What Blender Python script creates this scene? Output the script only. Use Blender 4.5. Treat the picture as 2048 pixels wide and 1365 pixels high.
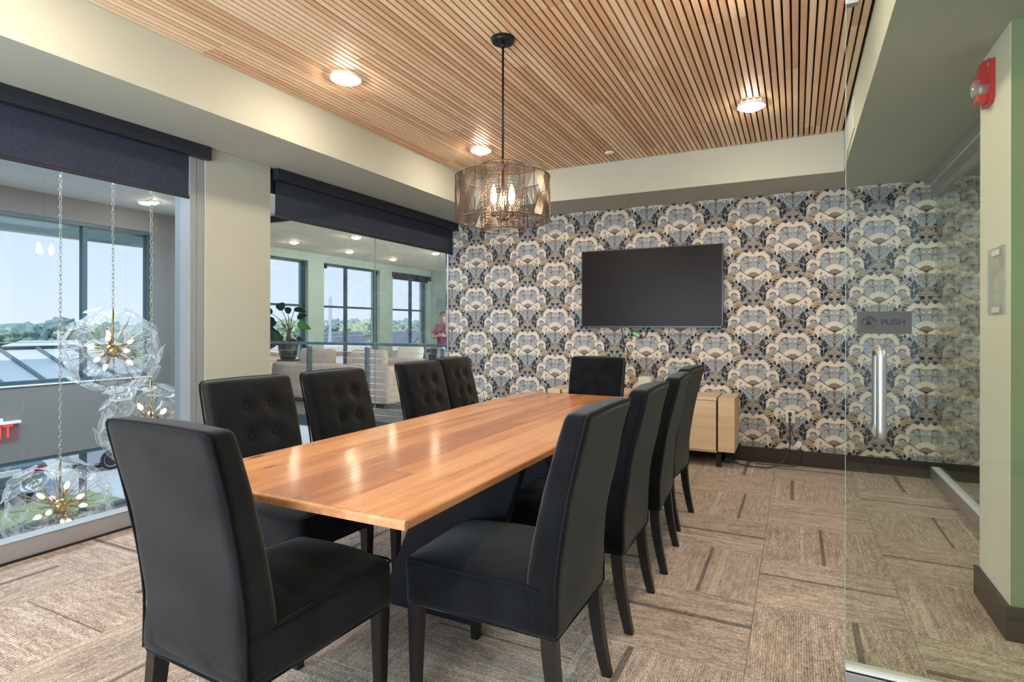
import bpy, bmesh, math, random
from mathutils import Vector, Matrix, Quaternion
random.seed(7)
PI = math.pi
SC = bpy.context.scene
COL = SC.collection
for o in list(bpy.data.objects): bpy.data.objects.remove(o)

# ------------------------------------------------------------------ camera
F, CYP, YAW, ROLL = 1139.33, 655.57, math.radians(26.505), math.radians(-0.095)
cam_d = bpy.data.cameras.new('camera'); cam = bpy.data.objects.new('camera', cam_d); COL.objects.link(cam)
cam_d.sensor_width = 36; cam_d.lens = F / 2048 * 36
cam_d.shift_y = -(682.5 - CYP) / 2048
cam_d.clip_start = .02; cam_d.clip_end = 500
_r = Vector((math.cos(YAW), math.sin(YAW), 0)); _f = Vector((-math.sin(YAW), math.cos(YAW), 0)); _d = Vector((0, 0, -1))
_r2 = _r * math.cos(ROLL) + _d * math.sin(ROLL); _d2 = -_r * math.sin(ROLL) + _d * math.cos(ROLL)
_m = Matrix((_r2, -_d2, -_f)).transposed().to_4x4(); _m.translation = Vector((0, 0, 1.25))
cam.matrix_world = _m
SC.camera = cam

# ------------------------------------------------------------------ colour management, sky, sun, large lamps
vs = SC.view_settings
vs.view_transform = 'Standard'; vs.look = 'None'; vs.gamma = 1; vs.use_curve_mapping = False
vs.exposure = 0.42
SC.cycles.max_bounces = 10; SC.cycles.diffuse_bounces = 5; SC.cycles.glossy_bounces = 4
SC.cycles.transparent_max_bounces = 24; SC.cycles.transmission_bounces = 6
SC.cycles.caustics_reflective = False; SC.cycles.caustics_refractive = False
SC.cycles.sample_clamp_indirect = 6.0

def lin(c):
    out = []
    for v in c[:3]:
        v /= 255.0
        out.append(v / 12.92 if v <= .04045 else ((v + .055) / 1.055) ** 2.4)
    return (*out, 1.0)

W = bpy.data.worlds.new('sky'); SC.world = W; W.use_nodes = True
wn = W.node_tree; wn.nodes.clear()
tc = wn.nodes.new('ShaderNodeTexCoord'); sp = wn.nodes.new('ShaderNodeSeparateXYZ'); rp = wn.nodes.new('ShaderNodeValToRGB')
bg = wn.nodes.new('ShaderNodeBackground'); wo = wn.nodes.new('ShaderNodeOutputWorld')
wn.links.new(tc.outputs['Generated'], sp.inputs[0]); wn.links.new(sp.outputs['Z'], rp.inputs[0])
wn.links.new(rp.outputs[0], bg.inputs[0]); wn.links.new(bg.outputs[0], wo.inputs[0])
rp.color_ramp.elements[0].position = 0.0; rp.color_ramp.elements[0].color = lin((218, 234, 250))
rp.color_ramp.elements[1].position = 0.5; rp.color_ramp.elements[1].color = lin((160, 200, 240))
bg.inputs[1].default_value = .92
SKY_STRENGTH = 1.0

def lamp(kind, name, loc, rot=(0, 0, 0), energy=10, color=(1, 1, 1), **kw):
    L = bpy.data.lights.new(name, kind); L.energy = energy; L.color = color
    for k, v in kw.items(): setattr(L, k, v)
    o = bpy.data.objects.new(name, L); COL.objects.link(o); o.location = loc; o.rotation_euler = rot
    return o
sun = lamp('SUN', 'sun', (0, -10, 20), energy=1.9, color=(1, .96, .9), angle=.02)
sun.rotation_mode = 'QUATERNION'; sun.rotation_quaternion = Vector((-.08, .62, -.78)).to_track_quat('-Z', 'Y')
COOL = (.66, .85, 1.0)
ATRIUM_FILL, LOUNGE_FILL, DOWN, DOWN_FAR = 105, 340, 165, 100
# fill lamps added to brighten the atrium side (panel frames are built further down)
for y in (1.0, 3.9):
    lamp('AREA', 'atrium_panel_light', (-6.15, y, 2.868), energy=ATRIUM_FILL, color=COOL, shape='RECTANGLE', size=1.1, size_y=2.3)
lamp('AREA', 'window_daylight', (-1.85, -1.72, 1.42), (PI / 2 + .5, 0, 0), energy=165, color=(.80, .92, 1.0), shape='RECTANGLE', size=3.2, size_y=2.0)   # soft fill added behind the viewer to brighten the room
lamp('AREA', 'lounge_daylight', (-2.0, 9.4, 1.2), (0, math.radians(128), 0), energy=LOUNGE_FILL, color=(.90, 1.0, .97), shape='RECTANGLE', size=2.2, size_y=6.0)   # fill added to brighten the lounge, hidden behind the papered wall

# ------------------------------------------------------------------ materials
MATS = {}
def _principled(name):
    m = bpy.data.materials.new(name); m.use_nodes = True
    nt = m.node_tree; b = nt.nodes['Principled BSDF']
    return m, nt, b
def pm(name, rgb, rough=.5, metal=0, var=.06, scale=8, stretch=(1, 1, 1), bump=0, bscale=200, emit=None, estr=0, spec=.5, coat=0, sheen=0, rgb2=None, detail=3):
    if name in MATS: return MATS[name]
    m, nt, b = _principled(name)
    N, Lk = nt.nodes, nt.links
    t = N.new('ShaderNodeTexCoord'); mp = N.new('ShaderNodeMapping'); mp.inputs['Scale'].default_value = stretch
    Lk.new(t.outputs['Object'], mp.inputs[0])
    no = N.new('ShaderNodeTexNoise'); no.inputs['Scale'].default_value = scale; no.inputs['Detail'].default_value = detail
    Lk.new(mp.outputs[0], no.inputs['Vector'])
    cr = N.new('ShaderNodeValToRGB'); c = lin(rgb)
    c2 = lin(rgb2) if rgb2 else tuple(min(1, v * (1 + var)) for v in c[:3]) + (1,)
    c1 = c if rgb2 else tuple(v * (1 - var) for v in c[:3]) + (1,)
    cr.color_ramp.elements[0].position = .3; cr.color_ramp.elements[0].color = c1
    cr.color_ramp.elements[1].position = .7; cr.color_ramp.elements[1].color = c2
    Lk.new(no.outputs['Fac'], cr.inputs[0]); Lk.new(cr.outputs[0], b.inputs['Base Color'])
    b.inputs['Roughness'].default_value = rough; b.inputs['Metallic'].default_value = metal
    b.inputs['Specular IOR Level'].default_value = spec
    if coat: b.inputs['Coat Weight'].default_value = coat; b.inputs['Coat Roughness'].default_value = .12
    if sheen: b.inputs['Sheen Weight'].default_value = sheen; b.inputs['Sheen Roughness'].default_value = .4
    if bump:
        n2 = N.new('ShaderNodeTexNoise'); n2.inputs['Scale'].default_value = bscale; n2.inputs['Detail'].default_value = 2
        Lk.new(mp.outputs[0], n2.inputs['Vector'])
        bp = N.new('ShaderNodeBump'); bp.inputs['Strength'].default_value = bump; bp.inputs['Distance'].default_value = .004
        Lk.new(n2.outputs['Fac'], bp.inputs['Height']); Lk.new(bp.outputs[0], b.inputs['Normal'])
    if emit: b.inputs['Emission Color'].default_value = lin(emit); b.inputs['Emission Strength'].default_value = estr
    MATS[name] = m
    return m
def M_(N, Lk, op, a, b=None, c=None, clamp=False):
    n = N.new('ShaderNodeMath'); n.operation = op; n.use_clamp = clamp
    for i, v in enumerate((a, b, c)):
        if v is None: continue
        if hasattr(v, 'links'): Lk.new(v, n.inputs[i])
        else: n.inputs[i].default_value = v
    return n.outputs[0]
def glass(name, tint=(1, 1, 1), ior=1.5, white=0.0, rough=0.0, edge=0.0):
    """thin sheet glass: transparent, with fresnel reflection; 'white' adds a milky share"""
    m = bpy.data.materials.new(name); m.use_nodes = True
    nt = m.node_tree; nt.nodes.clear(); N, Lk = nt.nodes, nt.links
    out = N.new('ShaderNodeOutputMaterial'); tr = N.new('ShaderNodeBsdfTransparent'); gl = N.new('ShaderNodeBsdfGlossy')
    tr.inputs[0].default_value = (*tint, 1); gl.inputs['Roughness'].default_value = rough
    fr = N.new('ShaderNodeFresnel'); ge = N.new('ShaderNodeNewGeometry')
    Lk.new(M_(N, Lk, 'MULTIPLY_ADD', ge.outputs['Backfacing'], 1 / ior - ior, ior), fr.inputs[0])   # same pane reflectance from both sides
    mx = N.new('ShaderNodeMixShader'); Lk.new(fr.outputs[0], mx.inputs[0]); Lk.new(tr.outputs[0], mx.inputs[1]); Lk.new(gl.outputs[0], mx.inputs[2])
    last = mx
    if white or edge:
        df = N.new('ShaderNodeBsdfTranslucent'); df.inputs[0].default_value = (.95, .97, 1, 1)
        d2 = N.new('ShaderNodeBsdfDiffuse'); d2.inputs[0].default_value = (.95, .97, 1, 1)
        ad = N.new('ShaderNodeMixShader'); Lk.new(df.outputs[0], ad.inputs[1]); Lk.new(d2.outputs[0], ad.inputs[2])
        lw = N.new('ShaderNodeLayerWeight'); lw.inputs[0].default_value = .35
        ma = N.new('ShaderNodeMath'); ma.operation = 'MULTIPLY_ADD'; ma.inputs[1].default_value = edge; ma.inputs[2].default_value = white
        Lk.new(lw.outputs['Facing'], ma.inputs[0])
        m2 = N.new('ShaderNodeMixShader'); Lk.new(ma.outputs[0], m2.inputs[0]); Lk.new(mx.outputs[0], m2.inputs[1]); Lk.new(ad.outputs[0], m2.inputs[2])
        last = m2
    Lk.new(last.outputs[0], out.inputs[0])
    return m
def mixc(N, Lk, fac, a, b):
    n = N.new('ShaderNodeMix'); n.data_type = 'RGBA'
    for s, v in ((n.inputs[0], fac), (n.inputs[6], a), (n.inputs[7], b)):
        if hasattr(v, 'links'): Lk.new(v, s)
        else: s.default_value = v
    return n.outputs[2]
def carpet(name, base, base2, dark, light):
    m, nt, b = _principled(name); N, Lk = nt.nodes, nt.links
    t = N.new('ShaderNodeTexCoord'); s = N.new('ShaderNodeSeparateXYZ'); Lk.new(t.outputs['Object'], s.inputs[0])
    oi = N.new('ShaderNodeObjectInfo'); R = oi.outputs['Random']
    u = M_(N, Lk, 'ADD', M_(N, Lk, 'DIVIDE', s.outputs['X'], .6), .5)
    # offset so that tiles differ
    cb = N.new('ShaderNodeCombineXYZ'); Lk.new(M_(N, Lk, 'MULTIPLY', R, 37.0), cb.inputs[2])
    va = N.new('ShaderNodeVectorMath'); va.operation = 'ADD'; Lk.new(t.outputs['Object'], va.inputs[0]); Lk.new(cb.outputs[0], va.inputs[1])
    def noise(scale, st, det=3, rough=.6):
        mp = N.new('ShaderNodeMapping'); mp.inputs['Scale'].default_value = st; Lk.new(va.outputs[0], mp.inputs[0])
        n = N.new('ShaderNodeTexNoise'); n.inputs['Scale'].default_value = scale; n.inputs['Detail'].default_value = det; n.inputs['Roughness'].default_value = rough
        Lk.new(mp.outputs[0], n.inputs['Vector']); return n.outputs['Fac']
    n1 = noise(1, (60, 9, 1)); n2 = noise(1, (330, 150, 1), 2); n3 = noise(1, (6, 2, 1), 2)
    col = mixc(N, Lk, M_(N, Lk, 'MULTIPLY_ADD', n1, 3.2, -1.1, True), lin(base), lin(base2))
    # tufted rows
    row = M_(N, Lk, 'SINE', M_(N, Lk, 'MULTIPLY', u, 2 * PI * 66))
    brk = noise(1, (210, 60, 1), 1)
    fine = M_(N, Lk, 'ADD', M_(N, Lk, 'MULTIPLY', row, .16), M_(N, Lk, 'MULTIPLY_ADD', n2, 1.9, -.95))
    fine = M_(N, Lk, 'ADD', fine, M_(N, Lk, 'MULTIPLY_ADD', brk, 1.2, -.6))
    fine = M_(N, Lk, 'ADD', fine, M_(N, Lk, 'MULTIPLY_ADD', n3, .5, -.25))
    def band(c, w):
        return M_(N, Lk, 'LESS_THAN', M_(N, Lk, 'ABSOLUTE', M_(N, Lk, 'SUBTRACT', u, c)), w)
    c1 = M_(N, Lk, 'MULTIPLY_ADD', R, .5, .2)
    w1 = M_(N, Lk, 'MULTIPLY_ADD', M_(N, Lk, 'FRACT', M_(N, Lk, 'MULTIPLY', R, 7.31)), .026, .005)
    c2 = M_(N, Lk, 'FRACT', M_(N, Lk, 'MULTIPLY', R, 13.7))
    w2 = M_(N, Lk, 'MULTIPLY_ADD', M_(N, Lk, 'FRACT', M_(N, Lk, 'MULTIPLY', R, 3.7)), .03, .004)
    c3 = M_(N, Lk, 'FRACT', M_(N, Lk, 'MULTIPLY', R, 29.3))
    col = mixc(N, Lk, M_(N, Lk, 'MULTIPLY', band(c2, w2), .55), col, lin(light))
    col = mixc(N, Lk, M_(N, Lk, 'MULTIPLY', band(c3, .005), .6), col, lin(light))
    col = mixc(N, Lk, M_(N, Lk, 'MULTIPLY', band(c1, w1), .72), col, lin(dark))
    f = M_(N, Lk, 'MULTIPLY_ADD', fine, 1.15, 1.0)
    hv = N.new('ShaderNodeVectorMath'); hv.operation = 'SCALE'; Lk.new(col, hv.inputs[0]); Lk.new(f, hv.inputs[3])
    Lk.new(hv.outputs[0], b.inputs['Base Color']); b.inputs['Roughness'].default_value = .95; b.inputs['Specular IOR Level'].default_value = .1
    bp = N.new('ShaderNodeBump'); bp.inputs['Strength'].default_value = .5; bp.inputs['Distance'].default_value = .004
    Lk.new(fine, bp.inputs['Height']); Lk.new(bp.outputs[0], b.inputs['Normal'])
    return m
def wood(name, a, b_, c, rough=.4, along='Y', knots=0, coat=0, gs=1.0, tone=.35, spec=.5):
    """grain runs along the object's local axis; every object gets its own tone and shift"""
    m, nt, b = _principled(name); N, Lk = nt.nodes, nt.links
    t = N.new('ShaderNodeTexCoord'); oi = N.new('ShaderNodeObjectInfo'); R = oi.outputs['Random']
    geo = N.new('ShaderNodeNewGeometry')
    cb = N.new('ShaderNodeCombineXYZ'); Lk.new(M_(N, Lk, 'MULTIPLY', R, 91.0), cb.inputs[0]); Lk.new(M_(N, Lk, 'MULTIPLY', R, 53.0), cb.inputs[1]); Lk.new(M_(N, Lk, 'MULTIPLY', R, 17.0), cb.inputs[2])
    va = N.new('ShaderNodeVectorMath'); va.operation = 'ADD'; Lk.new(geo.outputs['Position'], va.inputs[0]); Lk.new(cb.outputs[0], va.inputs[1])
    st = {'X': (1, 14, 14), 'Y': (14, 1, 14), 'Z': (14, 14, 1)}[along]
    def noise(scale, k, det=4):
        mp = N.new('ShaderNodeMapping'); mp.inputs['Scale'].default_value = tuple(v * gs if v == 14 else k for v in st); Lk.new(va.outputs[0], mp.inputs[0])
        n = N.new('ShaderNodeTexNoise'); n.inputs['Scale'].default_value = scale; n.inputs['Detail'].default_value = det; n.inputs['Distortion'].default_value = .6
        Lk.new(mp.outputs[0], n.inputs['Vector']); return n.outputs['Fac']
    g1 = noise(1.6, .9); g2 = noise(9, 1.4, 2)
    cr = N.new('ShaderNodeValToRGB'); e = cr.color_ramp.elements
    e[0].position = .28; e[0].color = lin(a); e[1].position = .72; e[1].color = lin(c)
    x = e.new(.5); x.color = lin(b_)
    fac = M_(N, Lk, 'ADD', M_(N, Lk, 'MULTIPLY', g1, .75), M_(N, Lk, 'MULTIPLY', g2, .25))
    fac = M_(N, Lk, 'ADD', fac, M_(N, Lk, 'MULTIPLY_ADD', R, tone, -tone / 2))
    Lk.new(fac, cr.inputs[0]); col = cr.outputs[0]
    if knots:
        mp = N.new('ShaderNodeMapping'); mp.inputs['Scale'].default_value = {'X': (2.2, 6, 6), 'Y': (6, 2.2, 6), 'Z': (6, 6, 2.2)}[along]; Lk.new(va.outputs[0], mp.inputs[0])
        vo = N.new('ShaderNodeTexVoronoi'); vo.inputs['Scale'].default_value = 1.1; Lk.new(mp.outputs[0], vo.inputs['Vector'])
        kn = M_(N, Lk, 'MULTIPLY', M_(N, Lk, 'LESS_THAN', M_(N, Lk, 'ADD', vo.outputs['Distance'], M_(N, Lk, 'MULTIPLY_ADD', g2, .16, -.08)), .085), knots)
        col = mixc(N, Lk, kn, col, lin((60, 42, 34)))
        kh = M_(N, Lk, 'MULTIPLY', M_(N, Lk, 'SUBTRACT', .3, vo.outputs['Distance'], None, True), knots * 1.6, None, True)
        col = mixc(N, Lk, kh, col, lin((120, 76, 50)))
    Lk.new(col, b.inputs['Base Color']); b.inputs['Roughness'].default_value = rough; b.inputs['Specular IOR Level'].default_value = spec
    if coat: b.inputs['Coat Weight'].default_value = coat; b.inputs['Coat Roughness'].default_value = .13
    bp = N.new('ShaderNodeBump'); bp.inputs['Strength'].default_value = .08; bp.inputs['Distance'].default_value = .003
    Lk.new(g2, bp.inputs['Height']); Lk.new(bp.outputs[0], b.inputs['Normal'])
    return m

m_paint = pm('paint_pale_sage', (180, 184, 172), .75, var=.015, scale=3, bump=.02)
m_paint_lit = pm('paint_light_cream', (224, 226, 212), .75, var=.015, scale=3)  # wall paint copy with the right pier's stronger light put into the colour
m_soffit = m_paint
m_grey_wall = pm('paint_mid_grey', (126, 122, 120), .8, var=.03, scale=2)
m_mint = pm('paint_mint', (176, 194, 186), .8, var=.02, scale=2)
m_white = pm('paint_white', (226, 228, 228), .7, var=.015)
m_black_ceiling = pm('dark_felt', (40, 26, 18), .95, var=.1, scale=40)
m_slat = wood('oak_slat', (212, 170, 136), (232, 196, 160), (242, 214, 182), .5, 'Y', tone=.5, gs=1.5)
m_floor = carpet('carpet_loop', (164, 146, 134), (200, 182, 168), (90, 82, 78), (212, 199, 187))
m_floor_base = pm('floor_screed', (70, 64, 58), .9)
m_lounge_floor = pm('lounge_carpet', (104, 98, 94), .95, var=.25, scale=40, stretch=(1, 6, 1), bump=.3)
m_baseboard = wood('baseboard_dark', (38, 30, 26), (52, 41, 36), (60, 50, 44), .45, 'X', tone=.1)
m_alu = pm('aluminium_satin', (188, 189, 192), .38, .75, var=.02, stretch=(1, 30, 30))
m_alu_jamb = pm('aluminium_jamb', (150, 155, 160), .5, .2, var=.02)
m_alu_dark = pm('aluminium_shadow', (52, 50, 50), .5, .5)  # dark aluminium for gaskets, joints and the rail groove
m_steel = pm('brushed_steel', (182, 181, 180), .42, .9, var=.03, stretch=(20, 20, 1))
m_plate = pm('brushed_nickel_plate', (66, 66, 66), .6, 0, var=.04, stretch=(1, 40, 40))
m_glass = glass('sheet_glass', (.982, .986, .984))
m_glass_door = glass('door_glass', (.875, .91, .875))
m_glass_ext = glass('exterior_glass', (.99, .992, .996), 1.16)
m_edge = pm('glass_edge', (208, 226, 220), .2, var=.02, emit=None)
m_blind = pm('blind_fabric', (50, 54, 68), .9, var=.18, scale=120, stretch=(1, 6, .6), bump=.2, bscale=600)
m_valance = pm('blind_fascia', (40, 44, 56), .42, .2, var=.05)
m_frame = pm('window_frame_teal', (66, 88, 98), .45, .25, var=.03)
m_fabric = pm('charcoal_velvet', (15, 17, 20), .95, scale=9, bump=.4, bscale=800, sheen=.26, spec=.1, rgb2=(26, 28, 32), detail=5)
def fabric_grain(m, k):
    nt = m.node_tree; N, Lk = nt.nodes, nt.links; b = N['Principled BSDF']; src = b.inputs['Base Color'].links[0].from_socket
    t = N.new('ShaderNodeTexCoord'); n = N.new('ShaderNodeTexNoise'); n.inputs['Scale'].default_value = 330; n.inputs['Detail'].default_value = 2; Lk.new(t.outputs['Object'], n.inputs['Vector'])
    sc = N.new('ShaderNodeVectorMath'); sc.operation = 'SCALE'; Lk.new(src, sc.inputs[0]); Lk.new(M_(N, Lk, 'MULTIPLY_ADD', n.outputs['Fac'], k, 1 - k / 2), sc.inputs[3]); Lk.new(sc.outputs[0], b.inputs['Base Color'])
fabric_grain(m_fabric, 2.2)
m_piping = pm('charcoal_piping', (22, 23, 26), .95, var=.1, sheen=.1, spec=.1)
m_leg = pm('black_lacquer_leg', (26, 24, 24), .38, var=.1)
m_legside = m_leg
m_table = wood('oak_tabletop', (172, 106, 62), (208, 140, 88), (224, 166, 114), .3, 'Y', knots=.75, coat=.35, tone=.5)
m_table_edge = wood('oak_edge', (158, 102, 66), (190, 132, 88), (208, 156, 112), .4, 'Y', tone=.2)
m_black_steel = pm('black_steel_plate', (36, 42, 50), .45, .6, var=.08)
m_sb = wood('sideboard_oak', (220, 186, 152), (232, 202, 170), (240, 214, 186), .5, 'X', tone=.2)
m_dark_gap = pm('dark_gap', (36, 30, 28), .8)
m_bronze = pm('bronze_wire', (116, 102, 95), .35, .85, var=.1)
m_black_metal = pm('black_metal', (34, 34, 38), .45, .6, var=.08)
m_brass = pm('brass', (196, 158, 92), .22, 1, var=.05)
m_nickel = pm('nickel_chain', (206, 202, 190), .25, 1, var=.05)
m_disc = glass('blown_glass', (.97, .985, .99), 1.5, white=.03, edge=.52, rough=.03)
m_bulb = pm('bulb_glow', (255, 240, 214), .3, emit=(255, 226, 180), estr=70)
m_bulb_dim = pm('bulb_glow_small', (255, 240, 214), .3, emit=(255, 224, 176), estr=4)
m_lens = pm('downlight_lens', (255, 250, 240), .3, emit=(255, 234, 208), estr=DOWN)
m_lens_cool = pm('downlight_lens_cool', (250, 255, 252), .3, emit=(222, 246, 240), estr=260)
m_lens_far = pm('downlight_lens_far', (255, 250, 240), .3, emit=(255, 232, 200), estr=DOWN_FAR)
m_trimring = pm('white_trim_ring', (240, 238, 232), .4, var=.01)
m_screen = pm('tv_screen', (26, 20, 19), .30, var=.03, spec=.13)
m_bezel = pm('tv_bezel', (20, 20, 22), .3)
m_plastic_w = pm('white_plastic', (238, 236, 232), .35, var=.01)
m_plastic_k = pm('black_plastic', (22, 22, 23), .4)
m_cable_g = pm('grey_cable', (70, 70, 70), .45)
m_green = pm('green_label', (120, 214, 130), .5, var=.05, scale=60)
m_red = pm('alarm_red', (196, 40, 42), .35, var=.04)
m_red_letter = pm('exit_red', (255, 60, 50), .4, emit=(255, 56, 44), estr=1.3)
m_clear = glass('clear_acrylic', (.9, .92, .92), 1.49, white=.25)
m_clear_pink = glass('exit_acrylic', (1, .72, .72), 1.49, white=.06)
m_strobe = glass('strobe_lens', (.95, .96, .97), 1.5, white=.25, edge=.5)
m_black_print = pm('black_print', (18, 18, 18), .6)
m_white_print = pm('white_print', (235, 225, 222), .6)
m_sofa = pm('beige_upholstery', (176, 156, 142), .9, var=.06, scale=6, bump=.2, bscale=300)
m_cushion_w = pm('ivory_cushion', (206, 200, 192), .9, var=.03, bump=.2, bscale=60)
m_rail = pm('railing_slate', (66, 86, 94), .45, .35, var=.03)
m_rail_dark = pm('railing_inner', (34, 44, 50), .5, .3)
m_wire = pm('cable_steel', (214, 216, 214), .3, .9)
m_pot = pm('dark_pot', (30, 40, 38), .4, var=.15)
m_leaf = pm('plant_leaf_dark', (34, 58, 44), .45, var=.3, scale=10)
m_leaf_l = pm('plant_leaf_light', (84, 146, 62), .45, var=.2, scale=10)
m_stem = pm('plant_stem', (70, 52, 50), .6)
m_metal_roof = pm('metal_roof', (226, 232, 236), .45, .1, var=.03)
m_seam = pm('roof_seam', (120, 136, 146), .5, .2)
m_lwood = wood('whitewashed_slat', (206, 200, 184), (222, 216, 200), (232, 228, 214), .7, 'Y', tone=.4)

# ------------------------------------------------------------------ mesh helpers
class MB:
    def __init__(s): s.bm = bmesh.new()
    def box(s, x0, x1, y0, y1, z0, z1, bev=0):
        vs_ = [s.bm.verts.new((x, y, z)) for z in (z0, z1) for y in (y0, y1) for x in (x0, x1)]
        fs = [s.bm.faces.new([vs_[i] for i in q]) for q in ((0, 2, 3, 1), (4, 5, 7, 6), (0, 1, 5, 4), (2, 6, 7, 3), (0, 4, 6, 2), (1, 3, 7, 5))]
        if bev:
            es = list({e for f in fs for e in f.edges})
            bmesh.ops.bevel(s.bm, geom=es, offset=bev, segments=2, affect='EDGES', profile=.5)
        return s
    def prism(s, pts, y0, y1, axis='Y'):
        """polygon pts (a,b) extruded along axis"""
        def P(a, b, c): return {'Y': (a, c, b), 'X': (c, a, b), 'Z': (a, b, c)}[axis]
        A = [s.bm.verts.new(P(a, b, y0)) for a, b in pts]; B = [s.bm.verts.new(P(a, b, y1)) for a, b in pts]
        s.bm.faces.new(A); s.bm.faces.new(B[::-1]); n = len(pts)
        for i in range(n): s.bm.faces.new((A[i], B[i], B[(i + 1) % n], A[(i + 1) % n]))
        return s
    def tube(s, pts, r, n=8, closed=False, caps=True):
        pts = [Vector(p) for p in pts]; rings = []
        N = len(pts); up = None
        for i, p in enumerate(pts):
            a = pts[(i - 1) % N] if (closed or i > 0) else p; b = pts[(i + 1) % N] if (closed or i < N - 1) else p
            t = (b - a)
            t = t.normalized() if t.length > 1e-9 else Vector((0, 0, 1))
            if up is None:
                up = Vector((0, 0, 1)) if abs(t.z) < .9 else Vector((1, 0, 0))
            u = t.cross(up)
            if u.length < 1e-4: u = t.cross(Vector((1, .3, 0)))
            u.normalize(); v = u.cross(t).normalized(); up = v
            rr = r[i] if isinstance(r, (list, tuple)) else r
            rings.append([s.bm.verts.new(p + (u * math.cos(2 * PI * k / n) + v * math.sin(2 * PI * k / n)) * rr) for k in range(n)])
        for i in range(N if closed else N - 1):
            A, B = rings[i], rings[(i + 1) % N]
            for k in range(n): s.bm.faces.new((A[k], A[(k + 1) % n], B[(k + 1) % n], B[k]))
        if caps and not closed: s.bm.faces.new(rings[0][::-1]); s.bm.faces.new(rings[-1])
        return s
    def lathe(s, prof, n=24, c=(0, 0, 0), mat=None):
        rings = []
        for r, z in prof:
            if r < 1e-6: rings.append([s.bm.verts.new(Vector((0, 0, z)) if mat is None else mat @ Vector((0, 0, z)))])
            else:
                rings.append([s.bm.verts.new((lambda q: q if mat is None else mat @ q)(Vector((r * math.cos(2 * PI * k / n), r * math.sin(2 * PI * k / n), z)))) for k in range(n)])
        for A, B in zip(rings, rings[1:]):
            for k in range(n):
                a = A[k % len(A)], A[(k + 1) % len(A)]; b = B[k % len(B)], B[(k + 1) % len(B)]
                f = [a[0], a[1], b[1], b[0]]
                f2 = []
                for v in f:
                    if v not in f2: f2.append(v)
                if len(f2) >= 3: s.bm.faces.new(f2)
        if mat is None and c != (0, 0, 0):
            for R in rings:
                for v in R: v.co += Vector(c)
        return s
    def poly(s, pts, mi=0):
        try:
            f = s.bm.faces.new([s.bm.verts.new(p) for p in pts]); f.material_index = mi
        except ValueError: pass
        return s
    def rbox(s, hx, hy, hz, r, nx=8, ny=8, nz=8, fn=None):
        """rounded box centred on 0, then fn(Vector)->Vector"""
        def ax(h, n):
            inner = h - r
            k = [-h, -h + r * .12, -h + r * .4]
            k += [-inner + 2 * inner * i / n for i in range(n + 1)]
            k += [h - r * .4, h - r * .12, h]
            return k
        X, Y, Z = ax(hx, nx), ax(hy, ny), ax(hz, nz); vm = {}
        def vert(x, y, z):
            key = (round(x, 6), round(y, 6), round(z, 6))
            if key not in vm:
                p = Vector((x, y, z)); q = Vector((max(-hx + r, min(hx - r, x)), max(-hy + r, min(hy - r, y)), max(-hz + r, min(hz - r, z))))
                d = p - q
                if d.length > 1e-9: p = q + d.normalized() * r
                vm[key] = s.bm.verts.new(fn(p) if fn else p)
            return vm[key]
        def face(*q):
            f = []
            for v in q:
                if v not in f: f.append(v)
            if len(f) >= 3:
                try: s.bm.faces.new(f)
                except ValueError: pass
        for A, B, wh in ((X, Y, 'z'), (X, Z, 'y'), (Y, Z, 'x')):
            for i in range(len(A) - 1):
                for j in range(len(B) - 1):
                    a0, a1, b0, b1 = A[i], A[i + 1], B[j], B[j + 1]
                    if wh == 'z':
                        face(vert(a0, b0, -hz), vert(a0, b1, -hz), vert(a1, b1, -hz), vert(a1, b0, -hz)); face(vert(a0, b0, hz), vert(a1, b0, hz), vert(a1, b1, hz), vert(a0, b1, hz))
                    elif wh == 'y':
                        face(vert(a0, -hy, b0), vert(a1, -hy, b0), vert(a1, -hy, b1), vert(a0, -hy, b1)); face(vert(a0, hy, b0), vert(a0, hy, b1), vert(a1, hy, b1), vert(a1, hy, b0))
                    else:
                        face(vert(-hx, a0, b0), vert(-hx, a0, b1), vert(-hx, a1, b1), vert(-hx, a1, b0)); face(vert(hx, a0, b0), vert(hx, a1, b0), vert(hx, a1, b1), vert(hx, a0, b1))
        return s
    def blob(s, c, r, sub=2, amp=.15, fr=2.0, sq=(1, 1, 1), hi=0):
        res = bmesh.ops.create_icosphere(s.bm, subdivisions=sub, radius=1)
        from mathutils import noise as nz
        o = Vector((random.uniform(-50, 50),) * 3)
        for v in res['verts']:
            k = 1 + amp * nz.noise(v.co * fr + o) + amp * .5 * nz.noise(v.co * fr * 2.7 + o) + (hi * nz.noise(v.co * 11 + o) if hi else 0)
            v.co = Vector((v.co.x * sq[0], v.co.y * sq[1], v.co.z * sq[2])) * r * k + Vector(c)
        return s
    def build(s, name, mat, parent=None, smooth=False, loc=None, recalc=True):
        if recalc: bmesh.ops.recalc_face_normals(s.bm, faces=s.bm.faces[:])
        me = bpy.data.meshes.new(name); s.bm.to_mesh(me); s.bm.free()
        if mat is not None:
            for q in (mat if isinstance(mat, (list, tuple)) else [mat]): me.materials.append(q)
        if smooth:
            me.polygons.foreach_set('use_smooth', [True] * len(me.polygons))
            if smooth != True: 
                try: me.set_sharp_from_angle(angle=math.radians(smooth))
                except Exception: pass
        return link(name, me, parent, loc)
def link(name, me, parent=None, loc=None):
    o = bpy.data.objects.new(name, me); COL.objects.link(o)
    if parent is not None: o.parent = parent
    if loc is not None: o.location = loc
    return o
def tag(o, label=None, cat=None, group=None, kind=None):
    if label: o['label'] = label
    if cat: o['category'] = cat
    if group: o['group'] = group
    if kind: o['kind'] = kind
    return o
def thing(name, label, cat, loc=(0, 0, 0), rz=0, group=None):
    o = bpy.data.objects.new(name, None); COL.objects.link(o); o.location = loc; o.rotation_euler = (0, 0, rz)
    o.empty_display_size = .1
    return tag(o, label, cat, group)
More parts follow.
